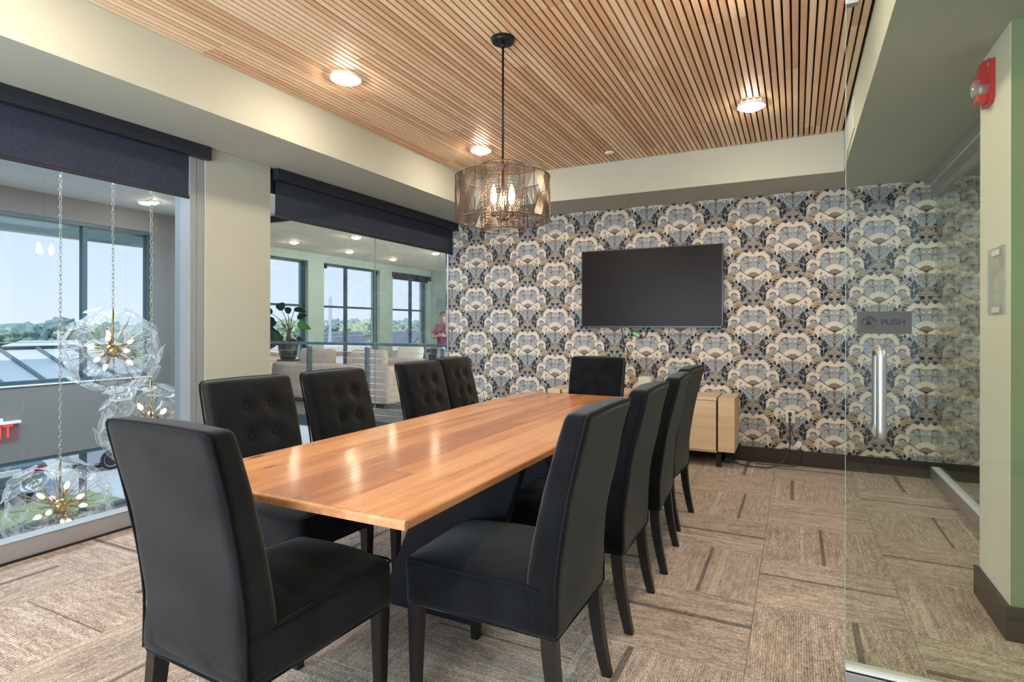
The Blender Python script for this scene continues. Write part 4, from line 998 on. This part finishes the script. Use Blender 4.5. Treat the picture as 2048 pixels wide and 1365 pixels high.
LW = [(6.55, 8.56), (8.99, 10.80), (11.28, 12.78)]; LZ0, LZ1 = .30, 2.615
lw(5.93, 12.9, LZ1, 2.95); lw(5.93, 12.9, -.3, LZ0)
prev = 5.93
for a, b in LW: lw(prev, a, LZ0, LZ1); prev = b
lw(prev, 12.9, LZ0, LZ1)
for k, (a, b) in enumerate(LW):
    w = struct('window_%d' % (5 + k)); mid = [7.5, 9.78, 12.175][k]
    for y in (a, mid - .025, b - .045): frame_bar(w, XL - .05, XL + .03, y, y + .045, LZ0, LZ1)
    for z in (LZ0, 1.675, LZ1 - .045): box('transom', m_frame, w, XL - .05, XL + .03, a, b, z, z + .042)
    box('pane', m_glass_ext, w, XL - .004, XL + .004, a, b, LZ0, LZ1)
    for y in (a + .06, b - .10):
        if k < 2: box('blind_bracket', m_rail_dark, w, XL + .05, XL + .11, y, y + .05, LZ1 - .11, LZ1 - .03)
lb_ = thing('roller_blind', 'dark rolled-up blind over the last lounge window', 'blind', (XL + .12, 12.03, 2.45), 0)
MB().box(-.05, .04, -.78, .87, .05, .17).build('fascia', m_valance, lb_); MB().box(-.02, .0, -.74, .80, 0, .06).build('fabric', m_blind, lb_)
for x, y, lbl in ((-8.045, 7.384, 'lit downlight in the lounge ceiling before the first lounge window'), (-8.041, 8.795, 'lit downlight in the lounge ceiling before the second lounge window'), (-8.043, 10.179, 'lit downlight in the lounge ceiling before the third lounge window'),
                  (-6.655, 7.435, 'lounge downlight just under the blind edge, left one'), (-6.62, 9.75, 'lounge downlight just under the blind edge, right one')):
    downlight(x, y, 2.78, lbl, 'lounge downlights', m_lens_far, .09)
# cable railing
rl = thing('cable_railing', 'slate metal railing with steel cables along the lounge edge', 'railing', (-5.6, RY, 0))
MB().box(-1.75, 1.80, -.028, .028, 1.005, 1.042, bev=.003).build('top_rail', m_rail, rl)
for px_ in (-6.20, -5.14, -3.93):
    x = px_ + 5.6
    p_ = MB().box(x - .026, x + .026, -.03, .03, .0, .985, bev=.002).build('post', m_rail, rl); MB().box(x + .0261, x + .0275, -.022, .022, .02, .97).build('post_face', m_rail_dark, p_)
    MB().box(x - .055, x + .055, -.045, .045, .0, .014).build('base_plate', m_rail_dark, p_); MB().tube([(x, 0, .98), (x, 0, 1.01)], .012, 8).build('rail_pin', m_wire, p_)
for k in range(11): MB().tube([(-1.75, 0, .085 + .083 * k), (1.80, 0, .085 + .083 * k)], .0028, 6).build('cable', m_wire, rl, True)
# sofas, cushions, tables
sf = thing('sectional_sofa', 'long beige sofa seen from behind the cable railing', 'sofa', (-6.77, 7.3, 0))
def soft(hx, hy, hz, c, r=.05, wob=.01): 
    return MB().rbox(hx, hy, hz, r, 6, 4, 4, lambda p: Vector((p.x + wob * math.sin(p.z * 9 + p.y * 5), p.y + wob * math.sin(p.x * 7), p.z * (1 + .0) + wob * math.cos(p.x * 6 / max(hx, .3)) * (p.z > 0))) + Vector(c))
soft(1.24, .11, .29, (0, -.33, .36)).build('backrest', m_sofa, sf, True); soft(1.0, .36, .17, (-.05, .08, .27)).build('seat', m_sofa, sf, True)
for s in (-1, 1): soft(.13, .44, .285, (s * 1.11, 0, .355)).build('armrest', m_sofa, sf, True)
box('base', m_rail_dark, sf, -1.15, 1.15, -.4, .4, .0, .07)
for x, w_, lb in ((-7.30, .36, 'beige back cushion on the sofa, left one beside the plant'), (-6.18, .34, 'beige back cushion on the sofa, right one behind the railing post')):
    c = soft(w_, .09, .22, (0, 0, 0), .08, .012).build('back_cushion', m_sofa, None, True, (x, 7.21, .672)); tag(c, lb, 'cushion', 'beige sofa back cushions')
c = soft(.25, .09, .25, (0, 0, 0), .09, .015).build('throw_pillow', m_cushion_w, None, True, (-6.28, 8.42, .70)); c.rotation_euler = (-.12, .06, .1); tag(c, 'large ivory pillow standing on the armchair behind the sofa end', 'pillow')
am = thing('lounge_armchair', 'pale beige armchair right of the sofa behind the railing', 'armchair', (-6.22, 8.5, 0))
soft(.42, .40, .17, (0, 0, .27)).build('seat', m_sofa, am, True); soft(.42, .1, .24, (0, -.34, .46)).build('backrest', m_sofa, am, True)
for s in (-1, 1): soft(.1, .42, .26, (s * .46, 0, .34)).build('armrest', m_sofa, am, True)
for s in (-1, 1):
    for t_ in (-1, 1): MB().tube([(s * .4, t_ * .34, .11), (s * .4, t_ * .34, 0)], .02, 8).build('foot', m_rail_dark, am)
ct = thing('console_table', 'dark console table against the lounge end wall', 'table', (-6.2, 11.0, 0))
MB().box(-1.35, .9, -.25, .25, .68, .76, bev=.005).build('top', m_rail_dark, ct); MB().box(-1.3, .85, -.22, .22, .50, .66).build('drawer_box', m_rail_dark, ct)
for x in (-1.25, .8):
    for y in (-.2, .2): box('leg', m_rail_dark, ct, x - .03, x + .03, y - .03, y + .03, 0, .5)
sm = thing('small_plant', 'tiny green plant in a round pot on the dark console table', 'plant', (-6.75, 11.0, .76)); MB().lathe([(0, 0), (.05, 0), (.075, .05), (.07, .10), (.05, .12), (0, .12)], 14).build('pot', m_pot, sm, True)
def leaf_mb(mb, base, d, L, w, droop=.25, n=5, face=None):
    d = Vector(d).normalized(); s = d.cross(Vector((0, 0, 1))) if face is None else d.cross(face)
    s = s.normalized() if s.length > .01 else Vector((1, 0, 0)); prev_ = None
    for i in range(n + 1):
        t = i / n; c = Vector(base) + d * L * t + Vector((0, 0, -droop * L * t * t)); ww_ = w * math.sin(PI * min(.97, .12 + .85 * t)) ** .8 * (1 - .3 * t); fold = Vector((0, 0, ww_ * .25))
        cur = [mb.bm.verts.new(c - s * ww_ + fold), mb.bm.verts.new(c), mb.bm.verts.new(c + s * ww_ + fold)]
        if prev_:
            for k in (0, 1): mb.bm.faces.new((prev_[k], prev_[k + 1], cur[k + 1], cur[k]))
        prev_ = cur
for k in range(9):
    a = k * 2.4; mb = MB(); leaf_mb(mb, (0, 0, .11), (math.cos(a), math.sin(a), 1.1), .13, .025); mb.build('leaf', m_leaf_l, sm, True)
pp_ = thing('potted_plant', 'tall dark-leaved plant in a dark pot beside the first lounge window', 'plant', (-8.45, 7.62, 0))
MB().lathe([(0, .66), (.13, .66), (.155, .75), (.185, .95), (.175, .96), (.16, .93), (0, .93)], 24).build('pot', m_pot, pp_, True)
MB().lathe([(.0, .62), (.2, .62), (.2, .65), (0, .65)], 20).build('stand_top', m_rail_dark, pp_)
for k in range(4): a = PI / 4 + k * PI / 2; MB().tube([(.14 * math.cos(a), .14 * math.sin(a), .63), (.17 * math.cos(a), .17 * math.sin(a), 0)], .012, 6).build('stand_leg', m_rail_dark, pp_)
MB().tube([(0, 0, .93), (.01, 0, 1.05), (.02, .01, 1.2)], [.045, .04, .03], 10).build('trunk', m_stem, pp_, True)
cr_, fw_ = Vector((math.cos(YAW), math.sin(YAW), 0)), Vector((-math.sin(YAW), math.cos(YAW), 0))
def plant_leaf(tip, dirn, L, w, m, droop=.35):
    base = Vector((.02, .01, 1.15)); tip = Vector(tip)
    mid = (base + tip) / 2 + Vector((0, 0, .05))
    MB().tube([base, mid, tip], [.009, .007, .005], 6).build('stalk', m_stem, pp_, True)
    mb = MB(); leaf_mb(mb, tip, dirn, L, w, droop, 6, fw_ * .9 + Vector((0, 0, random.uniform(.2, .5)))); mb.build('leaf', m, pp_, True)
for rx, z, dx, dz, L, w, m in ((-.26, 1.50, -.9, .7, .20, .06, m_leaf), (-.12, 1.56, -.2, .5, .20, .09, m_leaf), (.10, 1.56, .9, .2, .20, .05, m_leaf), (.19, 1.40, .8, .7, .22, .05, m_leaf), (.20, 1.27, .9, .1, .22, .075, m_leaf_l),
                               (-.2, 1.36, -.9, -.2, .30, .10, m_leaf), (-.24, 1.2, -.6, -.6, .34, .13, m_leaf), (-.1, 1.1, -.7, -.5, .26, .10, m_leaf), (.14, 1.05, .7, -.6, .2, .06, m_leaf), (.05, 1.02, .3, -.7, .2, .07, m_leaf), (-.02, 1.5, .1, .8, .18, .06, m_leaf)):
    f_ = random.uniform(-.1, .1); tip = cr_ * rx + fw_ * f_ + Vector((0, 0, z)); plant_leaf(tip, cr_ * dx + fw_ * random.uniform(-.4, .4) + Vector((0, 0, dz)), L * 1.1, w * 1.25, m)

# ------------------------------------------------------------------ the person in the lounge
def person():
    base = thing('person', 'person in a plum red T-shirt and dark cap holding a phone with both hands', 'person', (-6.62, 10.1, 0), math.radians(-160))
    # local frame: faces +y
    K = dict(pel=(0, 0, .86), sp=(0, .0, 1.02), ch=(0, .01, 1.19), nk=(0, .0, 1.35), hd=(0, .03, 1.47), tp=(0, .02, 1.56))
    V, E_, Rr = [], [], []
    def v(p, r, par=None):
        V.append(p); Rr.append(r); i = len(V) - 1
        if par is not None: E_.append((par, i))
        return i
    pel = v((0, 0, .86), (.155, .115)); sp = v((0, 0, 1.0), (.155, .125), pel); ch = v((0, .005, 1.17), (.165, .115), sp); nb = v((0, -.005, 1.31), (.07, .07), ch); nk = v((0, .0, 1.36), (.05, .052), nb)
    hips = {}
    for s in (-1, 1):
        hp = v((s * .09, 0, .80), (.085, .09), pel); kn = v((s * .10, .015, .45), (.058, .06), hp); an = v((s * .10, -.01, .09), (.040, .042), kn); v((s * .115, .12, .035), (.040, .032), an)
        shd = v((s * .165, -.005, 1.275), (.062, .062), ch); el = v((s * .235, .045, 1.03), (.044, .044), shd); wr_ = v((s * .075, .265, 1.075), (.028, .028), el)
        hn = v((s * .035, .315, 1.09), (.030, .022), wr_); hips[s] = hn
    me = bpy.data.meshes.new('body'); me.from_pydata(V, E_, []); me.update(); o = bpy.data.objects.new('body', me); COL.objects.link(o)
    sk = o.modifiers.new('skin', 'SKIN'); sk.use_smooth_shade = True
    for i, r in enumerate(Rr): me.skin_vertices[0].data[i].radius = r
    me.skin_vertices[0].data[0].use_root = True
    ss = o.modifiers.new('sub', 'SUBSURF'); ss.levels = 2; ss.render_levels = 2
    dg = bpy.context.evaluated_depsgraph_get(); dg.update(); bm_ = bpy.data.meshes.new_from_object(o.evaluated_get(dg)); bpy.data.objects.remove(o)
    bm_.materials.clear(); skin = pm('skin', (206, 158, 138), .6, var=.05); shirt = pm('plum_shirt', (140, 66, 92), .9, var=.1, scale=12, bump=.2, bscale=30); jean = pm('jeans_light', (150, 168, 178), .9, var=.1); shoe = pm('shoes_dark', (50, 50, 54), .7)
    for q in (skin, shirt, jean, shoe): bm_.materials.append(q)
    for p in bm_.polygons:
        c = p.center; ax = abs(c.x); arm = (c.y > .075 and c.z > .98 and (ax > .19 or c.y > .16)) or (ax > .185 and c.z < 1.12 and c.z > .9)
        p.material_index = 3 if c.z < .10 else 2 if (c.z < .90) else 0 if (arm or c.z > 1.335) else 1; p.use_smooth = True
    body = link('body', bm_, base)
    # head with face
    def fh(p):
        q = p.copy(); q.x *= .78 + .12 * (q.z > 0); q.z *= 1.12
        if q.y > .03 and q.z < -.02: q.y *= .98; q.x *= .86
        q.y += .022 * math.exp(-((q.x) ** 2 / .0003 + (q.z + .012) ** 2 / .0009)) * (q.y > 0) - .008 * sum(math.exp(-((q.x - s * .032) ** 2 + (q.z - .018) ** 2) / .0003) for s in (-1, 1)) * (q.y > 0)
        return q + Vector((0, .035, 1.455))
    MB().rbox(.098, .104, .102, .085, 10, 10, 10, fh).build('head', skin, base, True)
    for s in (-1, 1):
        MB().blob((s * .030, .128, 1.470), .006, 2, 0).build('eye', m_plastic_k, base, True); MB().blob((s * .082, .03, 1.45), .024, 2, .1, 2, (.4, .7, 1.2)).build('ear', skin, base, True)
    MB().box(-.022, .022, .125, .134, 1.400, 1.407, bev=.002).build('mouth', pm('lips', (160, 96, 90), .5), base)
    MB().lathe([(.096, -.005), (.098, .02), (.092, .055), (.07, .085), (.03, .10), (0, .102)], 24, c=(0, .028, 1.495)).build('cap', pm('cap_dark', (48, 56, 60), .8), base, True)
    MB().prism([(-.07, .095), (-.075, .15), (-.04, .195), (.04, .195), (.075, .15), (.07, .095)], 1.497, 1.505, 'Z').build('cap_brim', pm('cap_dark', (48, 56, 60), .8), base)
    MB().lathe([(.088, -.05), (.096, -.02), (.098, .0)], 24, c=(0, .012, 1.49)).build('hair', pm('hair_dark', (70, 58, 50), .8), base, True)
    # hands with five fingers round the phone
    for s in (-1, 1):
        c = Vector((s * .040, .315, 1.09))
        for k in range(4):
            z = 1.065 + .018 * k; L = (.050, .056, .058, .048)[k]
            MB().tube([(s * .045, .325, z), (s * .038, .352, z + .004), (s * (.045 - L * .6), .362, z + .006), (s * (.05 - L), .352, z + .006)], [.0085, .008, .0075, .006], 8).build('finger', skin, base, True)
        MB().tube([(s * .05, .30, 1.10), (s * .04, .30, 1.125), (s * .015, .318, 1.14)], [.011, .010, .007], 8).build('thumb', skin, base, True)
    ph_ = MB().box(-.036, .036, .332, .342, 1.05, 1.20, bev=.004).build('phone', m_plastic_k, None)
    ph_.location = base.location; ph_.rotation_euler = base.rotation_euler; tag(ph_, 'dark phone held in both hands by the person in plum', 'phone')
person()

# ================================================================== OUTDOORS
m_asph = pm('pale_asphalt', (198, 202, 204), .9, var=.08, scale=3); m_grass = pm('grass', (128, 156, 96), .95, var=.2, scale=6)
S_('ground', MB().box(-260, -8.45, -80, 260, Zg - .2, Zg), m_asph)
tag(MB().box(-260, -30, -80, 260, Zg, Zg + .05).build('lawn', m_grass, None), 'green lawn beyond the parking lot', 'grass', kind='structure')
ro = thing('canopy_roof', 'pale standing-seam metal canopy roof outside the atrium window', 'roof', (-9.4, 2.5, .5))
def rz(x): return (-.5 - x) * 0 + (.944 - .5 - .02) * ((-8.75) - (x - 9.4)) / 1.25 if False else .02 + .40 * ((.62 - x) / 1.25)
mb = MB(); mb.prism([(.62, rz(.62)), (-.63, rz(-.63)), (-.63, rz(-.63) - .05), (.62, rz(.62) - .05)], -4.5, 2.9, 'Y'); mb.build('roof_sheet', m_metal_roof, ro)
for k in range(17):
    y = -4.36 + .45 * k - .04; mb = MB(); mb.prism([(.62, rz(.62) + .035), (-.63, rz(-.63) + .035), (-.63, rz(-.63)), (.62, rz(.62))], y - .022, y + .022, 'Y'); mb.build('seam', m_seam, ro)
box('ridge_fascia', m_frame, ro, -.72, -.62, -4.5, 2.9, rz(-.63) - .25, rz(-.63) + .045)
def house(x, y, w, d, hw_, hr_, rot, wall, roofc, label, cat='house'):
    t = thing('house', label, cat, (x, y, Zg), rot, 'houses beyond the lounge windows')
    MB().box(-w / 2, w / 2, -d / 2, d / 2, 0, hw_).build('wall', wall, t)
    mb = MB(); e = .4; mb.prism([(-d / 2 - e, hw_ - .1), (0, hw_ + hr_), (d / 2 + e, hw_ - .1), (d / 2 + e, hw_ - .3), (0, hw_ + hr_ - .2), (-d / 2 - e, hw_ - .3)], -w / 2 - e, w / 2 + e, 'X'); mb.build('roof', roofc, t)
    MB().prism([(-d / 2, hw_), (0, hw_ + hr_ - .2), (d / 2, hw_)], -w / 2, w / 2, 'X').build('gable', wall, t)
    for s in (-1, 1):
        for k in range(3): f_ = box('window', m_white, t, -w / 2 + w * (k + .5) / 3 - .5, -w / 2 + w * (k + .5) / 3 + .5, s * d / 2 - .06, s * d / 2 + .06, .9, 2.2); box('pane', m_frame, f_, -w / 2 + w * (k + .5) / 3 - .42, -w / 2 + w * (k + .5) / 3 + .42, s * d / 2 - .08, s * d / 2 + .08, .98, 2.12)
    box('door', m_frame, t, w / 2 - .04, w / 2 + .06, -.5, .5, 0, 2.1)
    return t
def at(px, py, d):
    r = _r2 * ((px - 1024) / F) + _d2 * ((py - CYP) / F) + _f; return Vector((0, 0, 1.25)) + r * d
m_rg = pm('shingle_grey', (112, 120, 132), .9, var=.1, scale=2); m_rg2 = pm('shingle_pale', (142, 148, 154), .9, var=.08, scale=2)
m_wo = pm('stucco_orange', (208, 164, 132), .9, var=.05); m_wp = pm('stucco_pale', (226, 216, 204), .9, var=.04)
house(*at(668, 680, 80).xy, 7, 5, 2.3, 1.7, 1.05, m_wp, m_rg, 'grey gabled house behind the utility pole'); house(*at(718, 680, 96).xy, 8, 6, 2.1, 1.5, -.5, m_wp, m_rg2, 'pale-roofed house seen in the middle lounge window, right half')
house(*at(803, 680, 88).xy, 7, 6, 2.2, 1.7, .1, m_wp, m_rg, 'gabled house seen in the last lounge window')
ob = thing('shop_building', 'orange stucco building with slatted metal awning below the lounge window', 'building', (*at(672, 720, 29).xy, Zg), 1.1)
MB().box(-3.2, 3.2, -2.5, 2.5, 0, 3.4).build('wall', m_wo, ob); MB().box(-3.35, 3.35, -2.65, 2.65, 3.4, 3.65).build('parapet', m_wp, ob); box('wall', m_wp, ob, -3.3, -.4, -2.7, -2.4, 2.3, 3.2)
MB().prism([(-2.5, 2.2), (-4.3, 1.5), (-4.3, 1.4), (-2.5, 2.1)], -1.2, 2.8, 'X').build('awning', m_seam, ob)
for k in range(9): MB().prism([(-2.5, 2.25), (-4.3, 1.55), (-4.3, 1.5), (-2.5, 2.2)], -1.15 + .48 * k, -1.1 + .48 * k, 'X').build('awning_rib', m_metal_roof, ob)
for k in range(2): f_ = box('window', m_white, ob, -2.6 + 3 * k, -1.2 + 3 * k, -2.56, -2.48, .8, 2.0)
lb2 = thing('long_building', 'long low white building beyond the canopy roof', 'building', (-44, 21, Zg), -.45)
MB().box(-7, 7, -2.5, 2.5, 0, 3.0).build('wall', m_wp, lb2); MB().box(-7.3, 7.3, -2.8, 2.8, 3.0, 3.5).build('roof', m_white, lb2)
for k in range(5): box('window', m_frame, lb2, -6 + 2.6 * k, -4.8 + 2.6 * k, -2.56, -2.48, 1.1, 2.2)
up = thing('utility_pole', 'tall grey utility pole seen in the middle lounge window', 'utility pole', (-25.3, 26, Zg))
MB().tube([(0, 0, 0), (0, 0, 6.4)], [.13, .09], 10).build('pole', pm('pole_grey', (190, 196, 198), .8), up, True); MB().box(-.03, .03, -1.0, 1.0, 4.55, 4.66).build('crossarm', pm('pole_grey', (190, 196, 198), .8), up)
for y in (-.9, -.3, .3, .9): MB().lathe([(0, 0), (.05, 0), (.03, .12), (0, .14)], 8, c=(0, y, 4.66)).build('insulator', m_plastic_w, up)
for k, (z, y) in enumerate(((.95, 0), (.6, .6), (-.1, 1.2))):
    w = MB().tube([(-35 - y * .3, -10 + 52 * i / 12, z - .5 * math.sin(PI * i / 12)) for i in range(13)], .022, 4).build('power_line', pm('pole_grey', (190, 196, 198), .8), None); tag(w, 'thin pale overhead power line before the trees, ' + ('top', 'middle', 'lowest')[k] + ' of three', 'power line', 'overhead power lines')
for i, (x, y) in enumerate(((-34.5, 12.9), (-34.5, 16.1), (-34.5, 19.4))):
    t = thing('line_post', 'pale post carrying the power lines, ' + ('leftmost', 'middle', 'right')[i] + ' of three', 'post', (x, y, Zg), 0, 'posts carrying the power lines'); MB().tube([(0, 0, 0), (0, 0, 4.4)], .09, 8).build('shaft', pm('pole_grey', (190, 196, 198), .8), t, True); box('crossarm', pm('pole_grey', (190, 196, 198), .8), t, -.5, .5, -.05, .05, 4.2, 4.3)
m_tr = [pm('foliage_deep', (134, 160, 156), .95, var=.3, scale=1.5, bump=.5, bscale=3), pm('foliage_mid', (156, 178, 164), .95, var=.3, scale=1.5, bump=.5, bscale=3), pm('foliage_light', (180, 198, 168), .95, var=.3, scale=1.5, bump=.8, bscale=3)]  # distance haze is mixed into these pale leaf colours
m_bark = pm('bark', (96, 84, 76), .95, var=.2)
def tree(x, y, h, w, mi, label):
    t = thing('tree', label, 'tree', (x, y, Zg), 0, 'trees beyond the parking lot')
    MB().tube([(0, 0, 0), (.05, 0, h * .3), (0, .05, h * .6)], [.2, .16, .08], 8).build('trunk', m_bark, t, True)
    mb = MB()
    for k in range(7):
        a = k * 2.4; rr = w * .28 * (k > 0); zc_ = h * (.42 + .40 * (k % 4) / 3.6) if k else h * .62
        mb.blob((rr * math.cos(a) * 1.2, rr * math.sin(a) * 1.2, zc_), w * random.uniform(.22, .32), 4, .5, 2.6, (1, 1, .85), .22)
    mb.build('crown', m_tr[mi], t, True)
kinds = ['dark blue-green tree', 'mid green tree', 'pale green tree']
tl = [(-90, 640, 60, 4, 1, 0), (-30, 648, 50, 4, 0, 0), (10, 652, 60, 4.2, 2, 0), (45, 650, 48, 3.6, 2, 0), (85, 616, 60, 6.4, 0, 0), (122, 634, 47, 4, 0, 0), (158, 640, 60, 4.4, 1, 0), (190, 642, 48, 4, 0, 0), (222, 648, 66, 4.6, 1, 0), (262, 644, 50, 4.4, 1, 0),
      (545, 640, 44, 4.4, 2, 1), (580, 652, 56, 4.4, 1, 1), (612, 645, 70, 5, 2, 1), (640, 642, 58, 4.4, 1, 1), (664, 645, 76, 5, 0, 1), (688, 640, 60, 4.6, 1, 1), (713, 636, 78, 5.4, 2, 1), (738, 634, 62, 4.8, 1, 1), (770, 640, 80, 6, 1, 1), (797, 642, 64, 4.8, 0, 1), (822, 640, 82, 5.6, 1, 1), (850, 644, 66, 5, 0, 1)]
for i, (px, py, d, w, mi, side) in enumerate(tl):
    d = ([49, 59, 71, 85] if side == 0 else [112, 124, 138, 154])[i % 4]; w = .062 * d * (1.25 if i == 4 else 1)
    p = at(px, py, d); tree(p.x, p.y, (p.z - Zg) * .92, w, mi, kinds[mi] + (' seen through the atrium window, no. %d from the left edge' % (i + 1) if False else (' in the atrium window view, ' if side == 0 else ' in the lounge window view, ') + ['beyond the frame edge', 'at the far left edge', 'low and bushy at the left', 'left of the tallest one', 'the tallest, left of the upper chandelier', 'right behind the tallest', 'left behind the upper chandelier', 'behind the upper chandelier', 'behind the chandelier hub', 'right behind the chandelier',
      'behind the potted plant', 'right behind the plant', 'at the first window frame', 'left behind the pole', 'right behind the pole', 'above the grey gable', 'right of the mullion', 'at the right frame of the middle window', 'at the left edge of the last window', 'in the middle of the last window', 'right of the last mullion', 'at the right edge of the last window'][i]))
m_tree_line = pm('hill_far', (140, 168, 160), .95, var=.2, scale=.4, bump=.6, bscale=1)  # distant tree line, with haze put into its pale colour
mb = MB()
for k in range(14):
    p = at(-160 + 90 * k, 650, 175); mb.blob((p.x, p.y, Zg + .6), 9, 4, .3, 2.5, (1.8, 1.8, .5), .1)
S_('hills', mb, m_tree_line)
# cars
def car(x, y, rz_, bodyc, label):
    t = thing('parked_car', label, 'car', (x, y, Zg), rz_)      # nose towards +x
    prof = [(-2.25, .45), (-2.3, .62), (-2.26, .92), (-2.1, 1.02), (-1.75, 1.06), (-1.1, 1.42), (-.2, 1.46), (.35, 1.36), (1.05, .98), (1.9, .86), (2.2, .70), (2.27, .45), (2.1, .22), (-2.1, .22)]
    mb = MB(); mb.prism(prof, -.88, .88, 'Y'); bmesh.ops.recalc_face_normals(mb.bm, faces=mb.bm.faces[:]); bmesh.ops.bevel(mb.bm, geom=mb.bm.edges[:], offset=.07, segments=3, affect='EDGES')
    b_ = mb.build('body', bodyc, t, 50)
    gl_ = pm('car_glass', (40, 48, 56), .1)
    MB().prism([(-1.72, 1.07), (-1.16, 1.395), (-1.12, 1.40), (-1.67, 1.05)], -.68, .68, 'Y').build('rear_window', gl_, t)
    MB().prism([(.42, 1.345), (1.02, 1.0), (1.0, .98), (.38, 1.33)], -.7, .7, 'Y').build('windscreen', gl_, t)
    for s in (-1, 1):
        MB().prism([(-1.4, 1.08), (-1.0, 1.36), (-.2, 1.39), (.3, 1.3), (.75, 1.04)], s * .87 - .02, s * .87 + .02, 'Y').build('side_window', gl_, t)
        MB().box(-2.33, -2.05, s * .60 - .24, s * .60 + .24, .78, .92, bev=.03).build('tail_light', pm('tail_red', (150, 30, 40), .25), t)
        MB().box(1.98, 2.24, s * .62 - .2, s * .62 + .2, .64, .78, bev=.04).build('head_light', m_plastic_w, t)
        for xx in (-1.4, 1.4):
            Rm = Matrix.Translation((xx, s * .80, .335)) @ Matrix.Rotation(PI / 2, 4, 'X')
            w_ = MB().lathe([(0, -.10), (.30, -.10), (.335, -.07), (.335, .07), (.30, .10), (0, .10)], 28, mat=Rm).build('wheel', pm('tyre', (44, 46, 50), .9), t, 40)
            MB().lathe([(.235, -.115), (.21, -.10), (.21, .10), (.235, .115), (.24, 0)], 28, mat=Rm).build('rim', m_alu, w_)
            for k in range(10):
                a = 2 * PI * k / 10; mb = MB(); mb.tube([Rm @ Vector((.03 * math.cos(a), .03 * math.sin(a), -s * -.112)), Rm @ Vector((.22 * math.cos(a), .22 * math.sin(a), -s * -.112))], .018, 5); mb.build('spoke', m_alu, w_)
    MB().box(-2.34, -2.26, -.26, .26, .80, .94, bev=.01).build('licence_plate', m_plastic_w, t); MB().box(-2.36, -2.2, -.8, .8, .38, .52, bev=.03).build('bumper', bodyc, t)
    MB().lathe([(0, 0), (.09, 0), (.09, .012), (.06, .014), (0, .014)], 20, mat=Matrix.Translation((-2.245, 0, 1.03)) @ Matrix.Rotation(-PI / 2, 4, 'Y')).build('badge', m_alu, t)
    return t
car(-19.9, 7.12, PI, pm('car_paint_grey', (126, 140, 150), .25, .5), 'grey-blue car seen from behind under the EXIT sign')
car(-20.4, 11.95, -PI / 2, pm('car_paint_silver', (190, 196, 200), .22, .5), 'silver car with a spoked front wheel behind the near chair back')
tag(MB().box(-17.0, -12.5, 5.9, 8.6, Zg, Zg + .16).build('planting_strip', m_grass, None), 'grassy planting strip behind the lowest chandelier', 'lawn')
# roof slab over the building
S_('trim_6', MB().box(XA - .15, 3.2, YN - .2, 5.95, 2.95, 3.2), m_white); S_('trim_7', MB().box(XL - .15, 3.2, 5.95, 13.1, 2.95, 3.2), m_white)
for o in bpy.data.objects:
    if o.type == 'MESH' and o.parent is None and 'kind' not in o and 'category' not in o: print('UNTAGGED', o.name)
